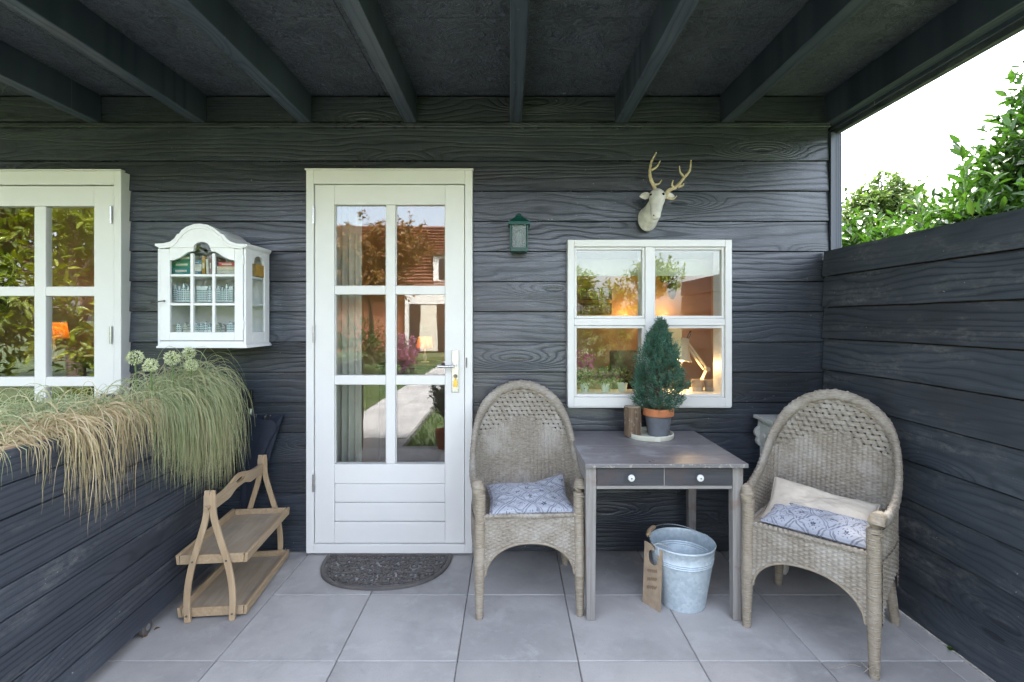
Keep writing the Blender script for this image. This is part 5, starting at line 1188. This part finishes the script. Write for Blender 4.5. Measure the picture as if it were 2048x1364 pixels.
for x in (legx[0] + .006, legx[1] + lw - .028): MB().box(x, x + .022, fy + lw + .001, 2.914 - 2.65, .62, .7235).build('side_apron', 'table_rail', TB, .002)
MB().box(x0 + .0005, x1 - .0005, 2.93 - 2.65, 2.952 - 2.65, .62, .7235).build('back_apron', 'table_rail', TB, .002)

# tray, pot with conifer, log on the table
tr = thing('round_tray', 'round cream tray on the table under the small conifer', 'tray', (.797, 2.85, tz + .0008))
MB().lathe([(1e-6, 0), (.128, 0), (.131, .004), (.132, .026), (.129, .028), (.126, .025), (.124, .008), (1e-6, .007)], 48, cap=False).build('dish', 'cream_tray', tr)
m = MB(); m.box(-.012, .02, -.1335, -.1322, .002, .027); m.build('lap_joint', 'cream_tray', tr)
pt = thing('potted_conifer', 'small bushy blue-green conifer in a grey pot with terracotta rim', 'potted plant', (.848, 2.862, tz + .0085))
MB().lathe([(.058, 0), (.074, .115), (.07, .116)], 36).build('pot', 'pot_grey', pt)
MB().lathe([(.0765, .1135), (.0855, .114), (.087, .118), (.088, .153), (.085, .156), (.078, .156), (.076, .12)], 40, cap=False).build('pot_rim', 'terracotta', pt)
MB().lathe([(1e-6, .146), (.077, .143)], 24, cap=False).build('soil', 'soil', pt)
# crown: upright feathery sprays
ns = 520; zz = rng.random(ns) ** .8; h0 = .15; HT = .52
rmax = np.interp(zz, [0, .08, .3, .55, .8, 1], [.09, .135, .15, .112, .062, .012]); an = rng.uniform(0, 2 * PI, ns)
lop = 1 + .16 * np.sin(an * 3 + zz * 7) + .10 * np.sin(an * 5 - zz * 13); rr_ = rmax * lop * np.sqrt(rng.uniform(.35, 1, ns))
c0 = np.stack([np.cos(an) * rr_ + .012 * zz, np.sin(an) * rr_ * .92, h0 + zz * HT * .93], 1)
dirn = unit(np.stack([np.cos(an) * .55 * (1 - .5 * zz), np.sin(an) * .55 * (1 - .5 * zz), np.ones(ns)], 1) + rng.normal(0, .2, (ns, 3)))
per = 46; idx = np.repeat(np.arange(ns), per); s = np.tile(np.linspace(0, 1, per), ns); sl_ = rng.uniform(.045, .085, ns)
sidev = unit(np.cross(dirn, rng.normal(size=(ns, 3))))[idx]; flip = np.tile(np.where(np.arange(per) % 2 == 0, 1, -1), ns)[:, None]
Pt = c0[idx] + dirn[idx] * (sl_[idx] * (s - .5))[:, None] + sidev * flip * (rng.random(len(idx)) * .014 * (1 - s * .6))[:, None] + rng.normal(0, .0025, (len(idx), 3))
Dl = dirn[idx] * .9 + sidev * flip * .75 + rng.normal(0, .3, (len(idx), 3)); V, F, k = leaves(Pt, Dl, rng.uniform(.009, .018, len(idx)), rng.uniform(.0028, .0046, len(idx)), .3)
inn = 1 - np.repeat(rr_ / (rmax * lop), per); at = np.clip(.2 + .6 * rng.random(len(idx)) * s + .15 * rng.random(len(idx)) + (rng.random(len(idx)) < .05) * .5, 0, 1)
npmesh('foliage', V, F, 'leaf_conifer', pt, np.repeat(at, k))
m = MB(); m.tube([(0, 0, .14), (.004, 0, .3), (.012, 0, .63)], [.009, .006, .002], 8)
for i in range(0, ns, 2): a = Vector(c0[i]); m.tube([Vector((.01 * zz[i], 0, max(.145, a.z - .05))), a], [.0022, .001], 4)
m.build('trunk', 'trunk', pt)
lg = thing('log_candle', 'short bark-covered log standing beside the pot on the tray', 'log', (X(1265, 2.84), 2.84, tz + .0085))
m = MB(); n = 40; vs = []; rws = 14
for i in range(rws + 1):
    for k in range(n):
        a = 2 * PI * k / n; q = i / rws; r = .046 + .003 * math.sin(3 * a + 1) + .003 * mnoise.noise(Vector((math.cos(a) * 9, math.sin(a) * 9, q * 2))) + .0018 * mnoise.noise(Vector((math.cos(a) * 30, math.sin(a) * 30, q * 4)))
        vs.append((r * math.cos(a), r * math.sin(a), q * .165))
m.add(vs, [(i * n + k, i * n + (k + 1) % n, (i + 1) * n + (k + 1) % n, (i + 1) * n + k) for i in range(rws) for k in range(n)], True); m.build('bark', 'bark', lg)
MB().lathe([(1e-6, .1635), (.0445, .1635), (.045, .167), (.022, .168), (.0215, .162), (1e-6, .162)], 32, cap=False).build('cut_face', 'tray_board', lg)

# ================================================================ bucket and tag
bk = thing('zinc_bucket', 'galvanised zinc bucket standing under the table', 'bucket', (.862, 2.505, 0))
bprof = [(1e-6, .012), (.103, .012), (.105, 0.0), (.109, .001), (.112, .02)]
for zq in np.linspace(.03, .21, 8): bprof.append((.109 + .048 * zq / .30, float(zq)))
for zq in (.222, .232, .242): 
    r = .109 + .048 * zq / .30; bprof += [(r, zq - .004), (r + .0028, zq), (r, zq + .004)]
bprof += [(.1555, .295), (.1585, .2975), (.1595, .302), (.157, .306), (.1535, .304), (.152, .298)]
for zq in (.242, .232, .222): r = .109 + .048 * zq / .30 - .002; bprof += [(r, zq + .004), (r + .0026, zq), (r, zq - .004)]
bprof += [(.113, .03), (.106, .0165), (1e-6, .0165)]
MB().lathe(bprof, 72, cap=False).build('pail', 'zinc', bk, sharp=50)
for sg, a in ((1, R(25)), (-1, R(205))):
    c = Vector((.16 * math.cos(a), .16 * math.sin(a), .285)); m = MB(); Mx = Matrix.Translation(c) @ Matrix.Rotation(a, 4, 'Z'); m.box(-.004, .004, -.013, .013, -.02, .02, Mx); m.build('ear', 'zinc', bk, .002)
a0, a1 = R(25), R(205); m = MB(); path = []
for i in range(41):
    q = i / 40; a = lerp(a0, a1, q); path.append(Vector((.163 * math.cos(a), .163 * math.sin(a), .292 + .030 * math.sin(PI * q))))
m.tube(path, .0028, 8); m.build('wire_handle', 'steel', bk)
m = MB(); gp = path[23:32]; m.tube(gp, [.009, .0115, .012, .0118, .012, .0118, .012, .0115, .009], 14); m.build('wooden_grip', 'oak', bk)
# cardboard tag with a grip hole leaning against the bucket
p0 = Vector((.662, 2.50, .001)); p1 = Vector((.722, 2.405, .001)); wdt = (p1 - p0).length; ang = math.atan2(p1.y - p0.y, p1.x - p0.x)
tg = thing('cardboard_tag', 'brown cardboard tag with grip hole leaning on the zinc bucket', 'tag', p0, ang); tg.rotation_euler = (R(-3), 0, ang)
m = MB(); th = .004; Hc = .30; n = 24
outer = [(0, 0), (wdt, 0), (wdt, Hc), (0, Hc)]; cxx, czz, rx_, rz2 = wdt * .5, Hc * .80, wdt * .26, .034
def ringpt(k, N): a = 2 * PI * k / N + PI / 4; return (cxx + rx_ * math.copysign(abs(math.cos(a)) ** .8, math.cos(a)), czz + rz2 * math.copysign(abs(math.sin(a)) ** .8, math.sin(a)))
def outpt(k, N):
    a = 2 * PI * k / N + PI / 4; c, s_ = math.cos(a), math.sin(a); f = 1 / max(abs(c), abs(s_)); 
    return (cxx + (wdt / 2) * c * f, lerp(0, Hc, .5 + .5 * s_ * f) if True else 0)
N_ = 40; vi = [ringpt(k, N_) for k in range(N_)]; vo_ = [outpt(k, N_) for k in range(N_)]
vs = [(x, 0, z) for x, z in vi] + [(x, 0, z) for x, z in vo_] + [(x, th, z) for x, z in vi] + [(x, th, z) for x, z in vo_]; fs = []
for k in range(N_):
    j = (k + 1) % N_; fs += [(k, N_ + k, N_ + j, j)[::-1], (2 * N_ + k, 3 * N_ + k, 3 * N_ + j, 2 * N_ + j), (k, j, 2 * N_ + j, 2 * N_ + k), (N_ + k, 3 * N_ + k, 3 * N_ + j, N_ + j)]
m.add(vs, fs); m.build('card', 'cardboard', tg)
m = MB()      # faint handwriting, too small to read in the photograph
for li, zc_ in enumerate((.165, .125, .085)):
    pts = [Vector((wdt * .22 + wdt * .55 * i / 50, -.0007, zc_ + .011 * math.sin(i * 1.15 + li) * (.4 + .6 * abs(math.sin(i * .31 + li))) + .02 * i / 50)) for i in range(51)]
    m.tube(pts, .0006, 4)
m.build('handwriting', 'ink', tg)
m = MB(); m.tube(catmull([(wdt * .5, -.003, czz + rz2), (wdt * .55, .004, Hc + .004), (wdt * .7, .03, Hc + .01), (wdt * .9, .055, Hc - .002)], 6), .0014, 6); m.build('string', 'page', tg)

# ================================================================ small painted washstand in the corner
nsd = thing('washstand', 'pale grey painted washstand half hidden behind the corner chair', 'cabinet', (1.49, 2.745, 0))
MB().box(-.03, .385, -.02, .26, .822, .842).build('top', 'stand_paint', nsd, .004)
MB().box(0, .37, 0, .24, .14, .8215).build('carcass', 'stand_paint', nsd, .003)
MB().box(-.012, -.0005, .02, .22, .69, .80).build('drawer', 'stand_paint', nsd, .003)
m = MB(); m.lathe([(.006, 0), (.007, .01), (.015, .016), (.016, .024), (1e-6, .03)], 16, Matrix.Translation((-.0125, .12, .745)) @ Matrix.Rotation(-PI / 2, 4, 'Y')); m.build('knob', 'stand_paint', nsd)
MB().box(-.010, -.0005, .02, .22, .2, .66).build('door', 'stand_paint', nsd, .004)
for y in (.012, .226):
    pr = [(0, .66), (-.008, .66), (-.024, .675), (-.03, .695), (-.022, .712), (-.034, .725), (-.04, .745), (-.03, .765), (-.012, .78), (-.012, .815), (0, .815)]
    MB().prism(pr, y - .012, y + .014).build('corbel', 'stand_paint', nsd, .002)
for x in (.03, .34):
    for y in (.03, .21): MB().lathe([(.012, 0.001), (.022, .02), (.026, .045), (.016, .065), (.012, .075), (.02, .09), (.02, .1395)], 18, Matrix.Translation((x, y, 0))).build('foot', 'stand_paint', nsd)

# ================================================================ small things on the paving
lf = thing('weed_leaf', 'small bright green weed growing at the foot of the fence', 'weed', P(1908, 1300, 1.0) if False else (X(1908, 2.13), 2.13, 0.001))
nl = 9; a = rng.uniform(0, 2 * PI, nl); D = np.stack([np.cos(a), np.sin(a), rng.uniform(.3, .9, nl)], 1); V, F, k = leaves(np.zeros((nl, 3)), D, rng.uniform(.025, .05, nl), .018, .2); npmesh('leaf', V, F, 'leaf_laurel', lf, np.repeat(rng.uniform(.5, 1, nl), k))
for (px, yy, lab) in ((296, 2.24, 'dry leaf crumb lying beside the planter castor'), (308, 2.27, 'second dry leaf crumb further from the planter castor')):
    t = thing('dry_leaf', lab, 'leaf', (X(px, yy), yy, .002), random.uniform(0, 6)); V, F, k = leaves(np.zeros((3, 3)), rng.normal(size=(3, 3)) * [1, 1, .15], rng.uniform(.02, .035, 3), .012, .4); npmesh('blade', V, F, 'leaf_copper', t, np.repeat(rng.random(3), k))
tw = thing('cane_strand', 'loose curled cane strand at the foot of the corner chair', 'strand', (X(1722, 1.985), 1.985, .002))
m = MB(); m.tube(catmull([(0, 0, .03), (-.04, .0, .04), (-.08, .01, .02), (-.11, .03, .004)], 6), .0013, 5); m.tube(catmull([(.0, 0, .05), (.035, -.03, .02), (.02, -.04, .06), (-.01, -.03, .03)], 6), .0013, 5); m.build('strand', 'wicker_wrap', tw)

# ================================================================ inside the room
def pointlight(name, loc, watts, parent, col=(1, .62, .28), r=.03):
    l = bpy.data.lights.new(name, 'POINT'); l.energy = watts; l.color = col; l.shadow_soft_size = r; o = bpy.data.objects.new(name, l); C.objects.link(o); o.parent = parent; o.location = loc
def table_lamp(loc, label, w, sc=1.0):
    t = thing('table_lamp', label, 'lamp', loc); t.scale = (sc, sc, sc)
    MB().lathe([(.07, 0), (.07, .012), (.02, .02), (.03, .09), (.012, .17), (.01, .26)], 24).build('lamp_base', 'lamp_cream', t)
    MB().lathe([(.14, .24), (.115, .43), (.113, .43), (.138, .24)], 36, cap=False).build('lamp_shade', 'shade_lit', t)
    m = MB(); m.ball((0, 0, .32), .022); m.build('bulb', 'bulb_lit', t); pointlight('lamp_light', (0, 0, .36), w, t)
table_lamp((X(108, 4.2), 4.2, 1.08), 'lit table lamp with orange shade behind the left window', .22, .72)
cs_ = thing('sideboard', 'dark sideboard behind the left window carrying the lit lamp', 'sideboard', (-3.95, 4.25, -.02)); MB().box(-.8, .6, -.22, .22, .08, 1.06).build('carcass', 'dark_wood', cs_, .01); MB().box(-.82, .62, -.24, .24, 1.061, 1.096).build('top', 'dark_wood', cs_, .005)
for x in (-.72, .52):
    for y in (-.17, .17): MB().lathe([(.02, 0), (.03, .0795)], 12, Matrix.Translation((x, y, 0))).build('foot', 'dark_wood', cs_)
table_lamp((X(850, 4.25), 4.25, 1.05), 'lit table lamp with orange shade behind the door panes', .14, .5)
cs2 = thing('side_cabinet', 'dark side cabinet behind the door carrying the lit lamp', 'cabinet', (-.72, 4.27, -.02)); MB().box(-.35, .35, -.2, .2, .07, 1.04).build('carcass', 'dark_wood', cs2, .01); MB().box(-.37, .37, -.22, .22, 1.041, 1.066).build('top', 'dark_wood', cs2, .004)
for x in (-.3, .3):
    for y in (-.15, .15): MB().lathe([(.02, 0), (.03, .0695)], 12, Matrix.Translation((x, y, 0))).build('foot', 'dark_wood', cs2)
for (px, py, r, lab) in ((8, 537, .145, 'large dark patterned wall plate in the left window'), (22, 574, .06, 'small dark wall plate below the large one'), (4, 604, .1, 'dark wall plate lowest in the left window')):
    q = P(px, py, 4.58); t = thing('wall_plate', lab, 'plate', q, 0, 'plates on the room wall')
    MB().lathe([(1e-6, .0), (r * .6, .002), (r, .02), (r * .98, .024), (r * .58, .008), (1e-6, .006)], 36, Matrix.Rotation(PI / 2, 4, 'X'), cap=False).build('dish', 'plate', t)
    m = MB(); m.tube([Vector((r * .75 * math.cos(a), -.018, r * .75 * math.sin(a))) for a in np.linspace(0, 2 * PI, 32)[:-1]], r * .04, 5, cyclic=True); m.build('painted_ring', 'page', t)
# curtain at the door
ct = thing('door_curtain', 'pale hanging curtain inside the left door panes', 'curtain', (X(695, 3.26), 3.26, 0))
m = MB(); n = 70; vs = []
for zq in (.05, 1.2, 2.3):
    for i in range(n + 1): q = i / n; vs.append((lerp(-.10, .09, q), .022 * math.sin(q * 2 * PI * 4.5) + .008 * math.sin(q * 31 + zq), zq))
m.add(vs, [(j * (n + 1) + i, j * (n + 1) + i + 1, (j + 1) * (n + 1) + i + 1, (j + 1) * (n + 1) + i) for j in range(2) for i in range(n)], True); o = m.build('fabric', 'curtain', ct, sharp=180); so = o.modifiers.new('solid', 'SOLIDIFY'); so.thickness = .002
m = MB(); m.tube([(-.16, 0, 2.31), (.9, 0, 2.31)], .008, 8); m.build('rod', 'steel', ct)
# roman blind in the small window
bl = thing('roman_blind', 'pale folded fabric blind at the top of the small window', 'blind', (X(1298, 3.2), 3.19, 0))
for i, (za, zb_) in enumerate(((1.69, 1.80), (1.755, 1.845), (1.82, 1.93))): MB().box(-.50, .50, .012 * i, .012 * i + .008, za, zb_).build('fold', 'blind', bl, .003)
# framed pictures, ornament, wall lights
for (py, lab) in ((589, 'upper framed picture on the room wall'), (618, 'lower framed picture on the room wall')):
    q = P(1192, py, 4.58); t = thing('framed_picture', lab + ' in the small window', 'picture', q, 0, 'pictures on the room wall'); frame_boards(t, -.14, .14, -.052, .052, .012, .012, .012, .012, -.02, 0, 'dark_wood')
    for x in (-.09, 0, .09): MB().box(x - .036, x + .036, -.008, -.002, -.03, .03).build('print', 'picture', t)
q = P(1342, 553, 4.58); t = thing('wall_ornament', 'dark carved ornament hanging on the room wall in the small window', 'ornament', q)
m = MB(); m.ball((-.05, -.03, .03), .06, sq=(.7, .5, 1.5)); m.ball((.03, -.03, .04), .06, sq=(.8, .5, 1.4)); m.ball((0, -.03, -.1), .06, sq=(.75, .5, 1.9)); m.ball((-.09, -.03, 0), .04, sq=(.6, .5, 1.5)); m.build('carving', 'dark_wood', t)
for (px, py, lab) in ((1325, 640, 'right'), (1245, 645, 'left')):
    q = P(px, py, 4.57); t = thing('wall_light', f'small {lab} wall uplight glowing on the room wall', 'lamp', q, 0, 'wall uplights in the room')
    MB().lathe([(.02, -.04), (.04, .03), (.036, .03), (.016, -.036)], 20, Matrix.Translation((0, -.05, 0)), cap=False).build('lamp_shade', 'lamp_cream', t); MB().box(-.015, .015, -.03, .04, -.03, .0).build('bracket', 'lamp_cream', t)
    m = MB(); m.ball((0, -.05, .01), .012); m.build('bulb', 'bulb_lit', t); pointlight('lamp_light', (0, -.1, .05), .22, t)
# inside sill with pots, flowers and the desk lamp
SZ = Z(789, 3.17)
MB().box(WR[0] - .02, WR[1] + .02, 3.165, 3.42, SZ - .03, SZ).build('window_board', 'white_paint', wr, .003)
for i, (px, lab) in enumerate(((1169, 'pink flowers'), (1211, 'mauve heather'), (1245, 'trailing green leaves'))):
    Yq = 3.225; t = thing('flower_pot', f'small mint pot with {lab} on the inside window sill', 'potted plant', (X(px, Yq), Yq, SZ + .0005), 0, 'mint pots on the sill')
    MB().lathe([(.022, 0), (.031, .06), (.033, .06), (.033, .066), (.029, .066), (.026, .05), (1e-6, .05)], 24).build('pot', 'mint_pot', t)
    nq = (160, 140, 60)[i]; d = unit(rng.normal(size=(nq, 3)) + [0, 0, .4]); V, F, k = leaves(np.array([0, 0, .085]) + d * rng.uniform(.02, .055, (nq, 1)) + np.array([0, 0, .02]), d, rng.uniform(.018, .035, nq), .014, .2); npmesh('foliage', V, F, 'leaf_tree', t, np.repeat(rng.random(nq), k))
    if i < 2:
        cl = [(-.02, 0, .245, .034), (.03, 0, .225, .028), (-.05, 0, .18, .03), (.015, -.02, .165, .03)] if i == 0 else [(-.03, 0, .11, .03), (.02, 0, .12, .03), (.05, .01, .10, .025)]
        Ps, Ds = [], []
        for (a, b, c, r) in cl: d = unit(rng.normal(size=(90, 3))); Ps.append(np.array([a, b, c]) + d * r * [1, 1, .7]); Ds.append(d + rng.normal(0, .6, (90, 3)))
        Ps = np.concatenate(Ps); V, F, k = leaves(Ps, np.concatenate(Ds), rng.uniform(.01, .018, len(Ps)), .010, .2); npmesh('flowers', V, F, 'petal_pink' if i == 0 else 'petal_mauve', t, np.repeat(rng.random(len(Ps)), k))
        m = MB()
        for (a, b, c, r) in cl: m.tube([(0, 0, .05), (a * .6, b * .6, c * .6), (a, b, c)], .0015, 5)
        m.build('stems', 'stem_green', t)
for (px, lab) in ((1395, 'left'), (1421, 'right')):
    Yq = 3.24; t = thing('concrete_pot', f'{lab} of two small concrete pots on the sill by the desk lamp', 'pot', (X(px, Yq), Yq, SZ + .0005), 0, 'concrete pots on the sill')
    MB().lathe([(.032, 0), (.038, .04), (.0385, .04)], 28).build('pot', 'concrete_pot', t); MB().lathe([(.039, .0402), (.041, .085), (.036, .085), (.034, .05), (1e-6, .05)], 28, cap=False).build('pot_rim', 'cardboard', t)
Yd = 3.36; dl = thing('desk_lamp', 'cream jointed desk lamp glowing behind the small window', 'lamp', (X(1400, Yd), Yd, SZ))
dp = lambda px, py, dy=0.0: P(px, py, Yd) - Vector(dl.location) + Vector((0, dy, 0))
MB().lathe([(.07, .0005), (.07, .012), (.03, .022), (.012, .03), (.012, .06)], 28, Matrix.Translation((0, .0, 0))).build('lamp_base', 'lamp_cream', dl)
m = MB(); j0, j1, j2 = dp(1400, 768), dp(1414, 738), dp(1372, 682)
for dy in (-.012, .012):
    m.tube([j0 + Vector((0, dy, 0)), j1 + Vector((0, dy, 0))], .0065, 8); m.tube([j1 + Vector((-.006, dy, .012)), j2 + Vector((0, dy, .006))], .0055, 8); m.tube([j1 + Vector((-.02, dy, -.004)), j2 + Vector((-.01, dy, -.012))], .0055, 8)
m.tube([j1 + Vector((0, -.02, 0)), j1 + Vector((0, .02, 0))], .016, 14); m.tube([j2 + Vector((0, -.02, 0)), j2 + Vector((0, .02, 0))], .012, 14); m.tube([Vector((0, 0, .05)), j0], .008, 8); m.build('arm', 'lamp_cream', dl)
hc = dp(1366, 698); Mx = Matrix.Translation(hc) @ Matrix.Rotation(R(14), 4, 'Y')
MB().lathe([(.022, .075), (.028, .05), (.034, .02), (.058, -.045), (.075, -.075), (.072, -.075), (.055, -.043), (.03, .018), (.02, .06)], 32, Mx, cap=False).build('lamp_shade', 'lamp_cream', dl)
m = MB(); m.ball(hc + Vector((-.015, 0, -.062)), .026); m.build('bulb', 'bulb_lit', dl); pointlight('lamp_light', hc + Vector((-.02, 0, -.11)), .8, dl)
m = MB(); m.tube(catmull([tuple(hc + Vector((.02, 0, .06))), tuple(hc + Vector((.05, 0, .12))), tuple(j2 + Vector((.03, 0, .04))), tuple(j2)], 6), .003, 6); m.build('cable', 'black_gloss', dl)
# chair backs and a screen in the room, dark against the wall
sc_ = thing('monitor', 'dark computer screen standing on the desk behind the conifer', 'monitor', (X(1262, 3.75), 3.75, .76)); MB().box(-.16, .16, -.012, .012, .12, .42).build('screen', 'black_gloss', sc_, .004); MB().box(-.02, .02, -.01, .01, .012, .1195).build('stand', 'black_gloss', sc_); MB().box(-.1, .1, -.07, .07, .0005, .0115).build('stand_foot', 'black_gloss', sc_, .003)
dk = thing('desk', 'dark wooden desk inside below the small window', 'desk', (.9, 3.72, -.02)); MB().box(-.7, .7, -.28, .32, .75, .78).build('top', 'dark_wood', dk, .003)
for x in (-.65, .65):
    for y in (-.24, .28): MB().box(x - .025, x + .025, y - .025, y + .025, .001, .7495).build('leg', 'dark_wood', dk, .003)
